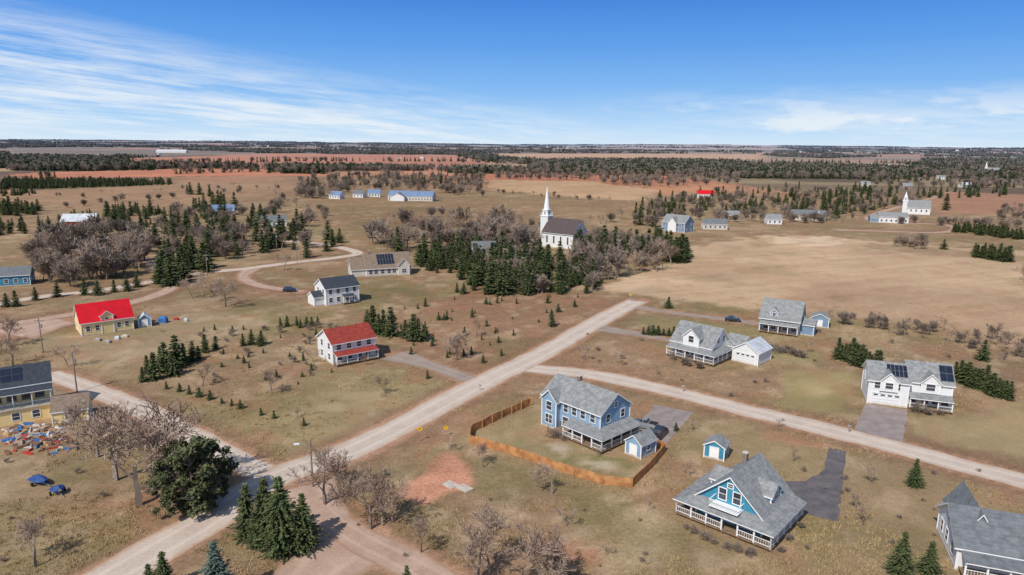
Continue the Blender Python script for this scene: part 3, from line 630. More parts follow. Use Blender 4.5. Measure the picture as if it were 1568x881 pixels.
# ---------------------------------------------------------------- vehicles
def vehicle(name,px,rot,paint,kind='car'):
    B=MB(); w=.92; st=[(-2.25,.35,.62,.78),(-2.15,.28,.86,.88),(-1.5,.25,.97,w),(-.5,.25,.98,w),(.7,.25,.98,w),(1.2,.25,.93,w),(1.9,.28,.80,.88),(2.2,.35,.6,.76)]
    hi=0.25 if kind!='car' else 0
    vs=[]
    for x,zb,zt,ww in st:
        zt+=hi; vs+=[(x,-ww,zb),(x,-ww*1.02,(zb+zt)/2),(x,-ww*.93,zt),(x,ww*.93,zt),(x,ww*1.02,(zb+zt)/2),(x,ww,zb)]
    fs=[]
    for i in range(len(st)-1):
        for k in range(6): fs.append((i*6+k,i*6+(k+1)%6,(i+1)*6+(k+1)%6,(i+1)*6+k))
    n=len(st)-1; fs+=[(5,4,3,2,1,0),tuple(n*6+k for k in range(6))]; B.add(vs,fs,paint)
    xb,xf,tb_,tf=( -2.0,1.15,-1.6,.35) if kind=='suv' else ((-.6,1.2,-.35,.5) if kind=='pickup' else (-1.75,1.1,-1.05,.25))
    zt=1.45+hi*1.3; zb=.95+hi
    def ring(a,b_,z,ww): return [(a,-ww,z),(b_,-ww,z),(b_,ww,z),(a,ww,z)]
    B.add(ring(xb,xf,zb,.83)+ring(tb_,tf,zt,.64),[(0,1,5,4),(1,2,6,5),(2,3,7,6),(3,0,4,7)],'window_glass')
    B.add(ring(tb_-.05,tf+.05,zt-.03,.67)+ring(tb_+.1,tf-.1,zt+.05,.58),[(4,5,6,7),(0,1,5,4),(1,2,6,5),(2,3,7,6),(3,0,4,7)],paint)
    mx=(xb+xf)/2-.1
    for sy in(-1,1): B.add([(mx,sy*.845,zb),(mx+.12,sy*.845,zb),(mx+.1,sy*.66,zt),(mx,sy*.66,zt)],[(0,1,2,3)],paint)
    if kind=='pickup':
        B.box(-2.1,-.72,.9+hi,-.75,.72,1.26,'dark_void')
    for x in(-1.4,1.4):
        for sy in(-1,1):
            B.cyl((x,sy*.70,.34),(x,sy*.95,.34),.34,.34,14,'tyre_rubber'); B.cyl((x,sy*.94,.34),(x,sy*.965,.34),.2,.2,10,'rim_metal')
    for sy in(-1,1):
        B.box(2.05,sy*.62-.15,.58+hi,2.22,sy*.62+.15,.72+hi,'headlamp_glass'); B.box(-2.27,sy*.68-.12,.66+hi,-2.16,sy*.68+.12,.84+hi,'tail_lamp'); B.box(.75,sy*.98-.08,.98+hi,.92,sy*.98+.08,1.1+hi,paint)
    x,y=P(*px); B.obj(name,loc=(x,y,.01),rot=math.radians(rot))
vehicle('parked_suv',(1010,667),60,'car_paint_dark','suv'); vehicle('parked_pickup_truck',(988,655),150,'car_paint_silver','pickup')
vehicle('parked_car',(1122,492),-15,'car_paint_dark'); vehicle('parked_car',(444,447),10,'car_paint_dark','suv')
def boat(px,rot,L):
    B=MB(); n=9; vs=[]
    for i in range(n):
        t=i/(n-1); w=.95*(1-max(0,t-.4)**2*2.2); x=-L/2+L*t; r=1.0+.45*math.sin(math.pi*t)
        vs+=[(x,-w*.5,.45),(x,-w,.8),(x,-w*.8,1.0),(x,0,r),(x,w*.8,1.0),(x,w,.8),(x,w*.5,.45)]
    fs=[(i*7+k,i*7+k+1,i*7+k+8,i*7+k+7) for i in range(n-1) for k in range(6)]+[(0,1,2,3,4,5,6)]
    B.add(vs,fs,'blue_tarp')
    for sy in(-1,1): B.cyl((-.4,sy*.8,.3),(-.4,sy*1.0,.3),.3,.3,12,'tyre_rubber')
    B.cyl((-L/2,0,.4),(L/2+1,0,.4),.05,.05,6,'galvanised_steel'); x,y=P(*px); B.obj('covered_boat_on_trailer',loc=(x,y,0),rot=math.radians(rot))
boat((62,742),-25,3.0); boat((90,757),-40,1.6)
# ---------------------------------------------------------------- poles, lamp, signs
def pole(name,px,H_,arm=0,cross=True):
    B=MB(); B.cyl((0,0,0),(0,0,H_),.15,.1,8,'pole_wood')
    if cross: B.box(-1.1,-.06,H_-.7,1.1,.06,H_-.56,'pole_wood'); [B.cyl((k,0,H_-.56),(k,0,H_-.38),.05,.05,6,'concrete') for k in(-1,-.4,.4,1)]; B.cyl((.3,.1,H_-2.4),(.3,.1,H_-1.5),.22,.22,10,'galvanised_steel')
    if arm:
        for i in range(6):
            t0,t1=i/6,(i+1)/6; f=lambda t:(-arm*t,0,H_-1.2+.7*math.sin(t*1.5)); B.cyl(f(t0),f(t1),.05,.05,6,'galvanised_steel')
        B.box(-arm-.75,-.16,H_-.66,-arm+.05,.16,H_-.48,'white_trim'); B.box(-arm-.65,-.12,H_-.72,-arm-.1,.12,H_-.66,'headlamp_glass')
    x,y=P(*px); B.obj(name,loc=(x,y,float(terr(x,y))),rot=random.uniform(-.3,.3))
pole('street_lamp',(479,745),7.5,1.6,False)
for p,H_ in(((118,600),8.5),((66,540),8.5),((318,425),9),((455,402),9),((424,385),9),((570,372),9),((928,352),9),((1308,350),9),((1055,330),9)):
    pole('utility_pole',p,H_)
def sign(name,px,hh=2.3):
    B=MB(); B.box(-.04,-.04,0,.04,.04,hh,'galvanised_steel'); r=.45; z=hh
    B.add([(0,-.06,z-r),(r,-.06,z),(0,-.06,z+r),(-r,-.06,z),(0,-.045,z-r),(r,-.045,z),(0,-.045,z+r),(-r,-.045,z)],[(0,1,2,3),(7,6,5,4),(0,4,5,1),(1,5,6,2),(2,6,7,3),(3,7,4,0)],'sign_yellow')
    B.box(-.05,-.07,z-.2,.05,-.062,z+.1,'sign_black'); B.box(-.2,-.07,z+.1,.2,-.062,z+.18,'sign_black')
    x,y=P(*px); B.obj(name,loc=(x,y,0),rot=.1)
sign('yellow_warning_sign',(643,676)); sign('yellow_warning_sign',(965,462)); sign('yellow_warning_sign',(683,668),1.6)
for px in((1300,662),(735,598),(1046,600)):
    B=MB(); B.box(-.05,-.05,0,.05,.05,1.05,'pole_wood'); B.box(-.12,-.28,1.05,.12,.28,1.2,'galvanised_steel'); B.cyl((0,-.28,1.2),(0,.28,1.2),.12,.12,10,'galvanised_steel'); x,y=P(*px); B.obj('mailbox',loc=(x,y,0),rot=random.random())
B=MB(); 
for i in range(190):
    u=random.gauss(52,30); v=random.gauss(670,13)
    if u<-10 or u>112 or v<650 or v>702: continue
    x,y=P(u,v); t=random.random(); a=random.uniform(0,3.14); L=random.uniform(.4,2.6) ; w=random.uniform(.1,.8); hh=random.uniform(.05,.6)
    mm=random.choice(['lumber','lumber','lumber','white_tarp','white_tarp','stone_bags','blue_plastic','brown_siding','brown_siding','concrete','red_plastic','porch_wood'])
    c,s_=math.cos(a),math.sin(a); pts=[(-L/2,-w/2),(L/2,-w/2*random.uniform(.5,1.2)),(L/2*.9,w/2),(-L/2,w/2*.8)]
    q=[(x+p[0]*c-p[1]*s_,y+p[0]*s_+p[1]*c) for p in pts]; k=.8
    B.add([(p[0],p[1],0) for p in q]+[(x+(p[0]-x)*k,y+(p[1]-y)*k,hh*random.uniform(.5,1.1)) for p in q],[(4,5,6,7),(0,1,5,4),(1,2,6,5),(2,3,7,6),(3,0,4,7)],mm)
B.obj('building_site_materials_pile')
B=MB()
for u,v,m_,w,hh in((250,494,'blue_plastic',2.2,1.2),(270,490,'red_plastic',1.2,.5),(217,500,'stone_bags',2,1),(150,522,'stone_bags',1.5,.5),(165,525,'stone_bags',1.5,.5),(180,520,'white_tarp',1.2,.6),(192,516,'concrete',1.6,.4),(285,492,'white_tarp',1,.6)):
    x,y=P(u,v); B.box(x-w/2,y-w/3,0,x+w/2,y+w/3,hh,m_); B.add([(x-w/2,y-w/3,hh),(x+w/2,y-w/3,hh),(x+w/2,y+w/3,hh),(x-w/2,y+w/3,hh),(x-w/4,y,hh*1.6),(x+w/4,y,hh*1.6)],[(0,1,5,4),(1,2,5),(2,3,4,5),(3,0,4)],m_)
B.obj('playground_and_yard_items')
# ---------------------------------------------------------------- trees
def quads_mesh(name,C,A,Bv,trunk,mname):
    "C centres, A,B half axes (n,3)"
    n=len(C); V=np.stack([C-A-Bv,C+A-Bv*.6,C+A*.8+Bv,C-A*.7+Bv*.8],1).reshape(-1,3)
    tv=trunk.v; tf=trunk.f; me=bpy.data.meshes.new(name)
    allv=V.tolist()+[list(p) for p in tv]; off=n*4
    fs=[(4*i,4*i+1,4*i+2,4*i+3) for i in range(n)]+[[j+off for j in f] for f in tf]
    me.from_pydata(allv,[],fs); me.materials.append(M[mname]); me.materials.append(M['bark'])
    me.polygons.foreach_set('material_index',[0]*n+[1]*len(tf)); me.update(); return me
def spruce(name,H_,R,wh,q,seed,mn='spruce_needles',dens=1.):
    r=random.Random(seed); C=[];A=[];Bv=[]; lean=(r.uniform(-.03,.03),r.uniform(-.03,.03))
    for i in range(wh):
        f=(i+r.uniform(-.3,.3))/wh; z=H_*(.05+.93*max(0,f)); rad=R*(1-min(f,1))**.85*r.uniform(.68,1.18)+.1
        if f<.08: rad*=.8
        nb=max(4,int((5+8*rad/R)*dens)); a0=r.uniform(0,6.28)
        for b_ in range(nb):
            a=a0+6.283*b_/nb+r.uniform(-.25,.25); ln=rad*r.uniform(.5,1.22); st=max(2,int(ln/(q*.75)))
            up=.35 if f>.8 else r.uniform(-.32,-.05)
            for k in range(st+1):
                s=(k+.35)/(st+.6); d=ln*s; zz=z+up*d+.14*d*s+r.uniform(-.12,.12)*q
                cx=math.cos(a)*d+lean[0]*z; cy=math.sin(a)*d+lean[1]*z
                for rep in range(2):
                    sz=q*r.uniform(.5,1.05)*(1.15-.5*s); aa=a+r.uniform(-.6,.6)*(1+rep)
                    C.append((cx+r.uniform(-.3,.3)*q,cy+r.uniform(-.3,.3)*q,max(.1,zz+r.uniform(-.25,.1)*q)))
                    A.append((math.cos(aa)*sz,math.sin(aa)*sz,r.uniform(-.45,.15)*sz))
                    t=r.uniform(-1.1,1.1); Bv.append((-math.sin(aa)*sz*.45*math.cos(t),math.cos(aa)*sz*.45*math.cos(t),sz*.45*math.sin(t)))
    T=MB(); T.cyl((0,0,-.1),(lean[0]*H_,lean[1]*H_,H_*.97),H_*.018,.02,6,'bark')
    return quads_mesh(name,np.array(C),np.array(A),np.array(Bv),T,mn)
def limbs(T,p,d,L,r,lev,rr_,spread,kids,minr):
    n=3 if lev>1 else 2
    for i in range(n):
        d2=(d+Vector((rr_.uniform(-.18,.18),rr_.uniform(-.18,.18),rr_.uniform(-.04,.14)))).normalized()
        q=p+d2*(L/n); r2=max(minr,r*(.8 if lev else .6)); T.cyl2(p,q,r,r2); p=q;d=d2;r=r2
        if lev>0 and (i>0 or lev<4):
            nk=(kids if i==n-1 else kids-1)+(1 if lev==1 else 0)
            for k in range(nk):
                ax=d.orthogonal().normalized(); ax.rotate(Matrix.Rotation(rr_.uniform(0,6.283),3,d)); nd=d.copy(); nd.rotate(Matrix.Rotation(rr_.uniform(.5,1.25)*spread,3,ax))
                nd=(nd+Vector((0,0,.1))).normalized()
                limbs(T,p,nd,L*rr_.uniform(.55,.8),max(minr,r*.6),lev-1,rr_,spread,kids,minr)
class TB(MB):
    def cyl2(s,a,b_,r0,r1):
        d=(b_-a).normalized(); x=d.orthogonal().normalized(); y=d.cross(x); o=len(s.v)
        for c,r in((a,r0),(b_,r1)):
            for k in range(3):
                t=2.0944*k; s.v.append(tuple(c+x*(r*math.cos(t))+y*(r*math.sin(t))))
        for k in range(3): s.f.append([o+k,o+(k+1)%3,o+3+(k+1)%3,o+3+k]); s.m.append(0 if r0<.05 else 1)
def bare(name,H_,lev,seed,kids=2,minr=.016,spread=.62,mn='bare_twigs',multi=1,trunkf=.28,tr=None):
    T=TB(); T.mats=[mn,'bark']; r=random.Random(seed)
    for k in range(multi):
        d=Vector((r.uniform(-.15,.15)+(r.uniform(-.5,.5) if multi>1 else 0),r.uniform(-.15,.15)+(r.uniform(-.5,.5) if multi>1 else 0),1)).normalized()
        limbs(T,Vector((0,0,-.1)),d,H_*trunkf,(tr or H_*.022),lev,r,spread,kids,minr)
    zs=max(v[2] for v in T.v); k=H_/zs; T.v=[(a*k,b_*k,c*k) for a,b_,c in T.v]
    return T.mesh(name)
def pine(name,H_,R,seed,ncl=34,nq=110,q=.34):
    r=random.Random(seed); C=[];A=[];Bv=[]; T=MB(); T.cyl((0,0,-.1),(0,0,H_*.9),H_*.025,.04,7,'bark')
    for i in range(ncl):
        f=r.uniform(.08,1); z=H_*f; rad=R*math.sqrt(max(.02,1-((f-.42)/.62)**2))*r.uniform(.35,1.1); a=r.uniform(0,6.28); c=(math.cos(a)*rad,math.sin(a)*rad,z)
        T.cyl((0,0,z*.82),c,.07,.02,4,'bark'); cs=R*r.uniform(.13,.28)
        for k in range(nq):
            v=Vector((r.gauss(0,1),r.gauss(0,1),r.gauss(0,1))).normalized()*cs*r.uniform(.4,1.3)
            C.append((c[0]+v.x,c[1]+v.y,max(.15,c[2]+v.z*.55))); aa=r.uniform(0,6.28); sz=q*r.uniform(.4,1)
            t=r.uniform(-.9,.9); A.append((math.cos(aa)*sz,math.sin(aa)*sz,math.sin(t)*sz)); Bv.append((-math.sin(aa)*sz*.5,math.cos(aa)*sz*.5,r.uniform(-.4,.4)*sz))
    return quads_mesh(name,np.array(C),np.array(A),np.array(Bv),T,'pine_needles')
def tuft(name,seed):
    r=random.Random(seed); B=MB()
    for i in range(30):
        a=r.uniform(0,6.28); d=abs(r.gauss(0,.5)); x,y=math.cos(a)*d,math.sin(a)*d; b_=r.uniform(0,6.28); w=.05; hh=r.uniform(.15,.4); lx,ly=r.uniform(-.25,.25),r.uniform(-.25,.25)
        B.add([(x-math.cos(b_)*w,y-math.sin(b_)*w,0),(x+math.cos(b_)*w,y+math.sin(b_)*w,0),(x+lx,y+ly,hh)],[(0,1,2)],'dry_grass_blades')
    return B.mesh(name)
SPN=[spruce('spruce_near',10,R_,30,.32,i,dens=1.35) for i,R_ in enumerate((2.9,2.5,3.1))]
BSP=spruce('blue_spruce_near',10,3.3,30,.36,9,'blue_spruce_needles',1.5)
SPM=[spruce('spruce_mid',10,R_,17,.55,20+i,dens=.9) for i,R_ in enumerate((3.0,3.7,2.3,3.2,2.7))]
PN=[pine('pine_near',10,3.6,i,42,84,.36) for i in range(3)]
BN=[bare('bare_tree_near',10,5,i,2,.022,.85,trunkf=.25) for i in range(4)]
BM=[bare('bare_tree_mid',10,4,30+i,2,.034,.8,multi=1) for i in range(3)]
SH=[bare('shrub',10,3,50+i,2,.07,.8,'dry_shrub',multi=5,trunkf=.4,tr=.16) for i in range(2)]
RB=[bare('reddish_bush',10,3,60+i,3,.055,.8,'reddish_twigs',multi=4,trunkf=.35,tr=.14) for i in range(2)]
def tree(name,meshes,u,v,hpx,wf=1.,lod=10.):
    x,y=P(u,v); H_=hpx*mpp(u,v); me=random.choice(meshes); o=bpy.data.objects.new(name,me); scene.collection.objects.link(o)
    s=H_/lod; o.location=(x,y,float(terr(x,y))); o.scale=(s*wf*random.uniform(.9,1.1),s*wf*random.uniform(.9,1.1),s); o.rotation_euler=(0,0,random.uniform(0,6.28))
for u,v,h_ in((380,826,82),(406,834,100),(436,843,112),(468,840,84),(425,850,62),(1400,745,40),(1376,884,66),(1421,880,48),(250,905,56),(625,915,50),(232,905,40)): tree('spruce_tree',SPN,u,v,h_,1.15)
tree('blue_spruce_tree',[BSP],335,925,92,1.1); tree('spruce_tree',SPN,453,846,66); tree('spruce_tree',SPN,393,838,54)
for u,v,h_ in((572,510,44),(598,515,48),(632,522,44),(650,522,26),(562,503,30),(588,508,36),(620,518,30),(580,512,34),(640,522,36),(385,528,24),(372,530,20),(400,528,22),(235,582,40),(255,568,42),(272,562,48),(226,572,26),(295,553,30),(315,540,28),(330,535,20),(245,556,24),(265,575,36),(218,585,22),(305,550,20),(282,558,30),
  (1023,472,18),(845,500,27),(740,556,14),(768,545,12),(710,545,12),(662,530,14),(470,500,16),(487,498,14),(430,502,16),(440,500,17),(455,499,15),(460,502,14),(478,500,15),(855,478,14),(880,470,12),(1505,552,28),(1445,382,14),
  (1448,322,22),(130,452,24),(150,452,20),(175,448,18),(195,446,22),(210,440,20),(88,455,22),(25,470,22),(10,470,18),(55,460,18),(745,500,12),(700,448,16),(710,450,18),(470,395,30),(510,378,28),(520,372,22),(500,385,22)): tree('spruce_tree',SPM,u,v,h_,1.25)
for i in range(14): t=i/13; tree('spruce_tree',SPM,1282+62*t+random.uniform(-3,3),548+22*t+random.uniform(-3,3),random.uniform(22,34),1.25)
for i in range(14): t=i/13; tree('spruce_tree',SPM,1462+84*t,584+28*t+random.uniform(-3,3),random.uniform(22,36),1.25)
for i in range(9): t=i/8; tree('spruce_tree',SPM,985+62*t,512+4*t,random.uniform(11,17),1.5)
for u,v in((275,600),(290,604),(305,608),(322,612),(340,618),(355,622),(368,626),(400,636),(420,641),(466,652),(255,596),(590,730) ,(655,580),(685,548),(1035,660),(945,640)): tree('young_spruce',SPM,u,v,random.uniform(9,15),1.3)
for i in range(60):
    u=random.uniform(600,915); v=random.uniform(455,545)
    if v> 545-(u-720)*.45 and u>720: continue
    tree('young_spruce',SPM,u,v,random.uniform(5,15),1.1)
for i in range(55):
    u=random.uniform(300,520); v=random.uniform(500,590)
    tree('young_spruce' if i%2 else 'dry_shrub',SPM if i%2 else SH,u,v,random.uniform(6,13),1.2)
for u,v,h_ in((266,788,80),(298,790,104),(328,776,92),(283,774,88),(314,768,80)): tree('pine_tree',PN,u,v,h_,.84)
for u,v,h_,w in((212,775,150,.95),(178,735,112,1.),(150,700,70,1.1),(240,760,120,.9),(120,690,60,1.),(255,775,95,.9),(498,772,84,1.),(510,765,60,1.),(568,810,100,.9),(600,800,60,.9),(585,805,80,.8),(520,740,40,1),(645,846,62,.8),(730,888,108,1.),(748,880,80,1.),(828,905,108,1.1),(800,900,80,1.1),(855,900,90,1.),(845,756,48,1.),(868,806,30,1),(55,868,58,1.),(740,716,36,1),(415,598,38,1.1),(590,604,30,1.2),(310,592,32,1),(480,556,22,1),(700,552,42,1.),(718,548,44,1),(685,545,30,1),(105,562,30,1),(345,470,42,1),(310,452,34,1),(295,458,30,1),(330,462,30,1),
  (893,552,24,1),(947,560,22,1),(1006,575,14,1),(1055,730,26,.8),(1336,742,30,.9),(1320,805,34,.8),(1312,780,26,1),(992,782,22,.8),(1215,708,26,.7),(930,850,20,1),(435,415,26,1),(730,515,28,1),(640,500,18,1),(560,560,16,1),(1235,540,18,1),(1568,430,24,1),(690,690,22,1),(560,780,50,1),(20,560,40,1),(15,530,40,1),(1060,660,16,1),(1195,655,14,1),(915,700,14,1),(455,640,14,1)):
    tree('bare_tree',BN if h_>35 else BM,u,v,h_,w*1.1)
for i in range(16): t=i/15; tree('hedge_bush',SH,1150+80*t,530+18*t+random.uniform(-2,2),random.uniform(9,13),1.6)
for i in range(60):
    u=random.uniform(860,1560); v=random.uniform(495,640)
    if abs(v-(573+(u-900)*.24))<16 or (u>1180 and v>560): continue
    tree('dry_shrub',SH,u,v,random.uniform(4,8),1.4)
for u,v in((1050,812),(1063,818),(1078,826),(1095,835),(1112,842),(1130,848),(1150,852),(1195,846),(1210,828),(1225,808),(850,672),(862,676),(930,690),(1340,612),(1400,632),(1420,636),(1440,636),(1030,552),(1050,560),(1070,565)):
    tree('garden_shrub',SH+RB,u,v,random.uniform(10,17),1.3)
for i in range(55):
    u=random.choice([random.uniform(0,380),random.uniform(1230,1568),random.uniform(540,1000)]); v=random.uniform(705,880)
    if 540<u<1000 and v<740: continue
    if u<400 and v>880-(u-120)*.52-40 and u>100: continue
    tree('dry_shrub',SH,u,v,random.uniform(4,9),1.3)
# ---------------------------------------------------------------- woodland masses (instanced)
def src(name,meshes):
    c=bpy.data.collections.new(name)
    for i,me_ in enumerate(meshes): c.objects.link(bpy.data.objects.new("%s_%02d"%(name,i),me_))
    return c
def join(name,items):
    vs=[];fs=[];ms=[];mats=[]
    for me_,x,y,s,a in items:
        n=len(me_.vertices); co=np.empty(n*3,np.float32); me_.vertices.foreach_get('co',co); co=co.reshape(-1,3)*s
        c_,s_=math.cos(a),math.sin(a); q=np.stack([co[:,0]*c_-co[:,1]*s_+x,co[:,0]*s_+co[:,1]*c_+y,co[:,2]],1); o=len(vs); vs+=q.tolist()
        mp=[]
        for m_ in me_.materials:
            if m_ not in mats: mats.append(m_)
            mp.append(mats.index(m_))
        for p in me_.polygons: fs.append([k+o for k in p.vertices]); ms.append(mp[p.material_index])
    r=bpy.data.meshes.new(name); r.from_pydata(vs,[],fs); [r.materials.append(m_) for m_ in mats]; r.polygons.foreach_set('material_index',ms); r.update(); return r
SPL=[spruce('spruce_low',12,R_,9,1.5,80+i) for i,R_ in enumerate((3.2,2.6,3.8))]
BL=[bare('bare_low',11,3,90+i,3,.075,.8,'bare_twigs' if i%2 else 'reddish_twigs',tr=.22) for i in range(4)]
groves=[]
for i in range(6):
    it=[]
    for k in range(26):
        con=random.random()<(.2,.45,.75,.12,.3,.5)[i]; it.append((random.choice(SPL if con else BL),random.uniform(-36,36),random.uniform(-12,12),random.uniform(.5,1.15),random.uniform(0,6)))
    groves.append(join('grove',it))
CS=src('woodland_spruce',SPM); CB=src('woodland_bare',BM+RB+BL[:2]); CG=src('woodland_grove',groves); CT=src('grass_tuft',[tuft('tuft',i) for i in range(4)])
def scatter(name,coll,pts):
    n=len(pts); me_=bpy.data.meshes.new(name); A_=np.array(pts,float); zz=terr(A_[:,0],A_[:,1])
    me_.vertices.add(n); me_.vertices.foreach_set('co',np.stack([A_[:,0],A_[:,1],zz],1).ravel())
    at=me_.attributes.new('scl','FLOAT_VECTOR','POINT'); at.data.foreach_set('vector',np.stack([A_[:,2]*A_[:,3],A_[:,2]*A_[:,3],A_[:,2]],1).ravel())
    rt=np.zeros((n,3)); rt[:,2]=rng.uniform(0,6.28,n) if A_.shape[1]<5 else A_[:,4]; at=me_.attributes.new('rot','FLOAT_VECTOR','POINT'); at.data.foreach_set('vector',rt.ravel())
    at=me_.attributes.new('idx','INT','POINT'); at.data.foreach_set('value',rng.integers(0,len(coll.objects),n).astype(np.int32))
    o=bpy.data.objects.new(name,me_); scene.collection.objects.link(o)
    ng=bpy.data.node_groups.new(name,'GeometryNodeTree'); ng.interface.new_socket('Geometry',in_out='INPUT',socket_type='NodeSocketGeometry'); ng.interface.new_socket('Geometry',in_out='OUTPUT',socket_type='NodeSocketGeometry')
    N=ng.nodes; gi=N.new('NodeGroupInput');go_=N.new('NodeGroupOutput'); iop=N.new('GeometryNodeInstanceOnPoints'); ci=N.new('GeometryNodeCollectionInfo')
    ci.inputs['Collection'].default_value=coll; ci.inputs['Separate Children'].default_value=True; ci.inputs['Reset Children'].default_value=True
    def na_(nm,ty):
        k=N.new('GeometryNodeInputNamedAttribute'); k.data_type=ty; k.inputs['Name'].default_value=nm; return k.outputs['Attribute']
    ng.links.new(gi.outputs[0],iop.inputs['Points']); ng.links.new(ci.outputs[0],iop.inputs['Instance']); iop.inputs['Pick Instance'].default_value=True
    ng.links.new(na_('idx','INT'),iop.inputs['Instance Index']); ng.links.new(na_('rot','FLOAT_VECTOR'),iop.inputs['Rotation']); ng.links.new(na_('scl','FLOAT_VECTOR'),iop.inputs['Scale'])
    ng.links.new(iop.outputs[0],go_.inputs[0]); md=o.modifiers.new('instances','NODES'); md.node_group=ng
def inpoly(x,y,q):
    r=False;n=len(q)
    for i in range(n):
        a=q[i];b_=q[(i+1)%n]
        if (a[1]>y)!=(b_[1]>y) and x<(b_[0]-a[0])*(y-a[1])/(b_[1]-a[1])+a[0]: r=not r
    return r
def fill(poly,n,h0,h1,w=1.):
    us=[p[0] for p in poly]; vs=[p[1] for p in poly]; out=[]; tries=0
    while len(out)<n and tries<n*30:
        tries+=1; u=random.uniform(min(us),max(us)); v=random.uniform(min(vs),max(vs))
        if not inpoly(u,v,poly): continue
        x,y=P(u,v); out.append((x,y,random.uniform(h0,h1)/10,w*random.uniform(.85,1.15)))
    return out
sp=[];ba=[]
ba+=fill([(60,432),(55,390),(120,365),(195,355),(225,385),(228,412),(205,425),(150,440),(90,440)],85,7,12.5)
ba+=fill([(195,345),(330,320),(500,335),(520,372),(430,385),(330,400),(240,400)],60,6,10)
sp+=fill([(150,330),(260,322),(340,326),(470,345),(510,372),(400,392),(310,398),(250,405),(215,375)],150,4,12,1.15)
sp+=fill([(0,345),(60,340),(150,325),(240,318),(250,330),(150,340),(60,358),(0,362)],50,4,8,1.2); sp+=fill([(0,318),(60,322),(60,332),(0,330)],30,6,10,1.2)
sp+=fill([(270,298),(300,290),(360,305),(350,325),(300,325)],14,9,15); sp+=fill([(225,440),(260,405),(320,395),(330,412),(270,440)],18,7,11,1.4)
ba+=fill([(420,300),(520,330),(480,345),(400,335)],20,6,9)
ba+=fill([(560,365),(620,345),(700,340),(800,345),(830,370),(800,395),(700,385),(640,390),(580,385)],95,6,13)
ba+=fill([(880,375),(960,375),(1050,400),(1000,420),(920,440),(880,420)],75,5,11)
sp+=fill([(640,395),(700,378),(780,392),(860,402),(915,420),(910,450),(800,455),(730,452),(700,425),(640,412)],250,2.8,10.5,1.2); ba+=fill([(640,395),(780,392),(915,420),(910,450),(800,452),(700,425)],30,5,9)
sp+=fill([(655,398),(720,392),(760,400),(720,415),(670,412)],30,6,11)
sp+=fill([(975,385),(1010,380),(1052,392),(1050,404),(1000,402),(972,396)],55,6,12,1.2)
sp+=fill([(880,385),(950,378),(965,400),(910,410),(880,402)],20,8,13)
for u,v,h_ in((770,400,14),(610,388,13),(650,392,11),(942,390,14),(885,392,13),(923,392,15),(360,322,14),(600,380,9),(980,345,13),(1000,348,11),(1025,345,10)): x,y=P(u,v); sp.append((x,y,h_/10,.9))
ba+=fill([(456,304),(458,276),(560,270),(740,268),(752,290),(740,302),(640,296),(560,290),(500,306)],200,7,12)
sp+=fill([(456,300),(480,272),(740,266),(752,285),(640,292),(560,286)],80,7,13)
ba+=fill([(750,272),(900,270),(1130,268),(1130,282),(1000,290),(900,280),(760,276)],230,7,12); sp+=fill([(750,272),(1130,266),(1130,280),(900,278)],80,7,13)
ba+=fill([(960,345),(1000,305),(1130,292),(1300,288),(1430,292),(1420,310),(1340,325),(1290,345),(1200,342),(1100,345),(1060,340),(1010,352)],240,4,9)
sp+=fill([(960,340),(1000,305),(1130,292),(1320,284),(1430,300),(1330,330),(1200,330),(1050,330)],150,5,11,1.1)
sp+=fill([(1190,330),(1320,285),(1340,300),(1280,335)],50,7,12)
sp+=fill([(1400,300),(1568,275),(1600,290),(1568,300),(1430,305)],60,7,12); ba+=fill([(1330,270),(1568,262),(1600,290),(1450,290),(1340,285)],150,6,11)
sp+=fill([(1310,270),(1568,258),(1600,275),(1500,282),(1330,280)],110,7,13)
sp+=fill([(0,277),(262,279),(262,284),(0,291)],420,5,8,1.3); sp+=fill([(0,296),(60,294),(50,300),(0,302)],30,4,6,1.3)
sp+=fill([(1462,350),(1568,362),(1600,372),(1560,368),(1460,356)],60,4,7,1.4); sp+=fill([(1490,388),(1550,396),(1545,403),(1490,394)],24,5,7,1.4)
ba+=fill([(1370,372),(1420,374),(1415,384),(1375,380)],22,4,6); ba+=fill([(1260,482),(1560,520),(1600,560),(1560,548),(1400,520),(1260,496)],45,2,4.5); ba+=fill([(1380,340),(1600,345),(1600,352),(1380,346)],30,4,7)
ba+=fill([(80,300),(430,282),(440,288),(100,306)],14,3,6)
ba+=fill([(1540,318),(1600,320),(1600,345),(1520,338)],40,4,8)
for i in range(26): t=i/25; x,y=P(570+380*t,352-14*math.sin(t*6)-20*t); ba.append((x,y,random.uniform(.5,.9),1.))
def hedgerow(pts,step,arr,h0,h1,jit=4):
    for a,b_ in zip(pts[:-1],pts[1:]):
        p=Vector(P(*a));q=Vector(P(*b_)); n=int((q-p).length/step)
        for i in range(n):
            if fbm(p.x+i*step,p.y,60,2,71)<.40: continue
            c_=p.lerp(q,i/max(1,n)); arr.append((c_.x+random.uniform(-jit,jit),c_.y+random.uniform(-jit,jit),random.uniform(h0,h1)/10,1.))
hedgerow([(60,272),(440,262),(740,258)],7,ba,7,12,6); hedgerow([(60,273),(300,266),(460,262)],12,sp,8,14,6)
hedgerow([(100,318),(300,300),(440,290)],14,ba,4,7); hedgerow([(760,296),(860,304),(985,312)],9,ba,3,6); hedgerow([(140,262),(450,256)],9,ba,8,12,8); hedgerow([(470,262),(900,258),(1130,262)],9,sp,8,13,10); hedgerow([(470,264),(900,260),(1130,264)],6,ba,8,13,10)
hedgerow([(0,258),(170,255),(450,247),(740,247)],8,sp,10,15,12); hedgerow([(0,257),(450,246),(760,250)],8,ba,9,14,12); hedgerow([(740,247),(1160,249),(1560,250)],9,sp,10,15,14)
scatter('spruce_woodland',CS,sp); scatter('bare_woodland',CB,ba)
gr=[]
fieldpolys=[r[0] for r in regions[:17]]
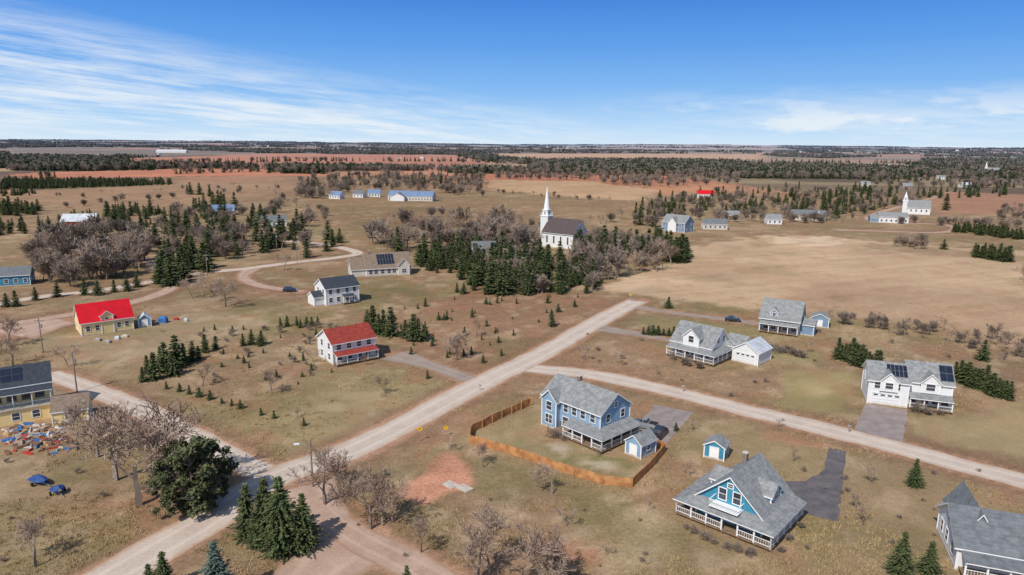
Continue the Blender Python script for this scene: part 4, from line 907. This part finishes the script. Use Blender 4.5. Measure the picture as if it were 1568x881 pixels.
for i in range(13000):
    u=random.uniform(-260,1830); hv=220+(u-784)*.00957; v=hv+3.2+ (random.random()**1.4)*46
    if any(inpoly(u,v,q) or inpoly(u,v-1.5,q) for q in fieldpolys): continue
    x,y=P(u,v); d=math.hypot(x,y)
    if d<820: continue
    f=float(fbm(x,y,520,4,21)); edge=float(fbm(x*.5,y*2.2,300,3,77))
    if f>.51 or edge>.66 : gr.append((x,y,random.uniform(.7,1.15),max(1,d/4500),random.uniform(-.35,.35)))
for i in range(330):
    u=-300+i*6.6; hv=220+(u-784)*.00957
    for dv in(3.6,5.0,7.5):
        if random.random()<.6:
            x,y=P(u+random.uniform(-3,3),hv+dv+random.uniform(-.4,.6)); gr.append((x,y,random.uniform(.7,1.3),max(1,math.hypot(x,y)/4000),random.uniform(-.2,.2)))
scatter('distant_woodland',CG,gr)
# grass tufts
ptsx=rng.uniform(-10,1580,12000); ptsv=rng.uniform(455,895,12000); tf=[]
XY=np.array([P(a_,b_) for a_,b_ in zip(ptsx,ptsv)])
dens=fbm(XY[:,0],XY[:,1],14,3,88); okm=dens>.49
segs=[(w,np.array([(p.x,p.y) for p in line])) for n_,w,line,z in road_lines]
for w,q in segs:
    for i in range(0,len(q),2):
        okm&=np.hypot(XY[:,0]-q[i,0],XY[:,1]-q[i,1])>w/2+1.2
drv=[[(1326,618),(1390,628),(1381,684),(1303,668)],[(1188,737),(1297,690),(1290,745),(1283,800),(1225,785)],[(985,640),(1003,620),(1062,632),(1030,668),(1012,690),(985,672)],[(605,752),(705,698),(742,738),(650,778)],YARD,L1,L2,L3]
for (x,y),u,v,g_ in zip(XY,ptsx,ptsv,okm):
    if g_ and not any(inpoly(u,v,q) for q in drv): tf.append((x,y,random.uniform(.4,1.0),random.uniform(.8,1.4)))
scatter('dry_grass_tufts',CT,tf)
print('trees',len(sp),len(ba),len(gr),len(tf))
# ---------------------------------------------------------------- sun and sky
ld=Vector((.50,.74,-.98)).normalized()
sun=bpy.data.lights.new('sun','SUN'); sun.energy=4.3; sun.angle=math.radians(.53); sun.color=(1,.95,.88)
so=bpy.data.objects.new('sun',sun); scene.collection.objects.link(so); so.rotation_euler=ld.to_track_quat('-Z','Y').to_euler()
el=math.asin(-ld.z); az=math.atan2(-ld.x,-ld.y)
w=bpy.data.worlds.new('World'); scene.world=w; w.use_nodes=True; nt=w.node_tree; bg=nt.nodes['Background']
sky=nt.nodes.new('ShaderNodeTexSky'); sky.sky_type='NISHITA'; sky.sun_disc=False; sky.sun_elevation=el; sky.sun_rotation=az; sky.dust_density=.6; sky.ozone_density=2; sky.air_density=1
tc=nt.nodes.new('ShaderNodeTexCoord').outputs['Generated']; sp_=nt.nodes.new('ShaderNodeSeparateXYZ'); nt.links.new(tc,sp_.inputs[0])
x,y,z=sp_.outputs
nt.links.new(tc,sky.inputs[0])
rp=nt.nodes.new('ShaderNodeValToRGB'); nt.links.new(mth(nt,'MULTIPLY',z,4),rp.inputs[0])
cr=rp.color_ramp; cr.elements[0].position=0; cr.elements[0].color=(.60,.77,.93,1); cr.elements[1].position=1; cr.elements[1].color=(.042,.16,.58,1)
for p,c_ in((.10,(.46,.69,.94)),(.28,(.25,.51,.90)),(.52,(.125,.36,.83)),(.75,(.068,.255,.74))):
    e=cr.elements.new(p); e.color=(*c_,1)
sc=nt.nodes.new('ShaderNodeVectorMath'); sc.operation='SCALE'; nt.links.new(rp.outputs[0],sc.inputs[0]); sc.inputs['Scale'].default_value=10
skc=mixc(nt,rng_(nt,z,.2,.45,0,1),sc.outputs[0],mixc(nt,1.,sky.outputs[0],(1.3,1.3,1.3),'MULTIPLY'))
az_=mth(nt,'ARCTAN2',x,y); elv=z
cv=nt.nodes.new('ShaderNodeCombineXYZ'); nt.links.new(mth(nt,'MULTIPLY',az_,2.4),cv.inputs[0]); nt.links.new(mth(nt,'ADD',mth(nt,'MULTIPLY',elv,30),mth(nt,'MULTIPLY',az_,2.2)),cv.inputs[1])
n_=noise(nt,cv.outputs[0],1.3,8,.62)
fine=noise(nt,cv.outputs[0],5,7,.7)
m1=mth(nt,'MULTIPLY',mth(nt,'SUBTRACT',mth(nt,'SUBTRACT',.145,mth(nt,'MULTIPLY',mth(nt,'ADD',az_,.5),.165)),elv),15,True)
cv2=nt.nodes.new('ShaderNodeCombineXYZ'); nt.links.new(mth(nt,'MULTIPLY',az_,9),cv2.inputs[0]); nt.links.new(mth(nt,'MULTIPLY',elv,38),cv2.inputs[1]); cv2.inputs[2].default_value=4.2
puff=noise(nt,cv2.outputs[0],1.0,8,.6)
m2=mth(nt,'MULTIPLY',mth(nt,'MULTIPLY',mth(nt,'SUBTRACT',az_,.05),3,True),mth(nt,'MULTIPLY',mth(nt,'SUBTRACT',.080,elv),22,True))
cl=rng_(nt,mth(nt,'ADD',mth(nt,'MULTIPLY',n_,.65),mth(nt,'MULTIPLY',fine,.35)),.42,.58,0,1)
c1_=mth(nt,'MULTIPLY',cl,m1); c2_=mth(nt,'MULTIPLY',rng_(nt,puff,.47,.60,0,1),m2); c3_=mth(nt,'MULTIPLY',mth(nt,'MULTIPLY',cl,m2),.6)
hz=rng_(nt,elv,0,.03,.25,0)
cloud=mth(nt,'MAXIMUM',mth(nt,'MULTIPLY',mth(nt,'MAXIMUM',mth(nt,'MAXIMUM',c1_,c2_),c3_),.85),hz,True)
c=mixc(nt,cloud,skc,(8.2,8.8,9.4))
nt.links.new(c,bg.inputs[0]); bg.inputs[1].default_value=.1
scene.view_settings.view_transform='Standard'; scene.view_settings.look='None'; scene.view_settings.exposure=0
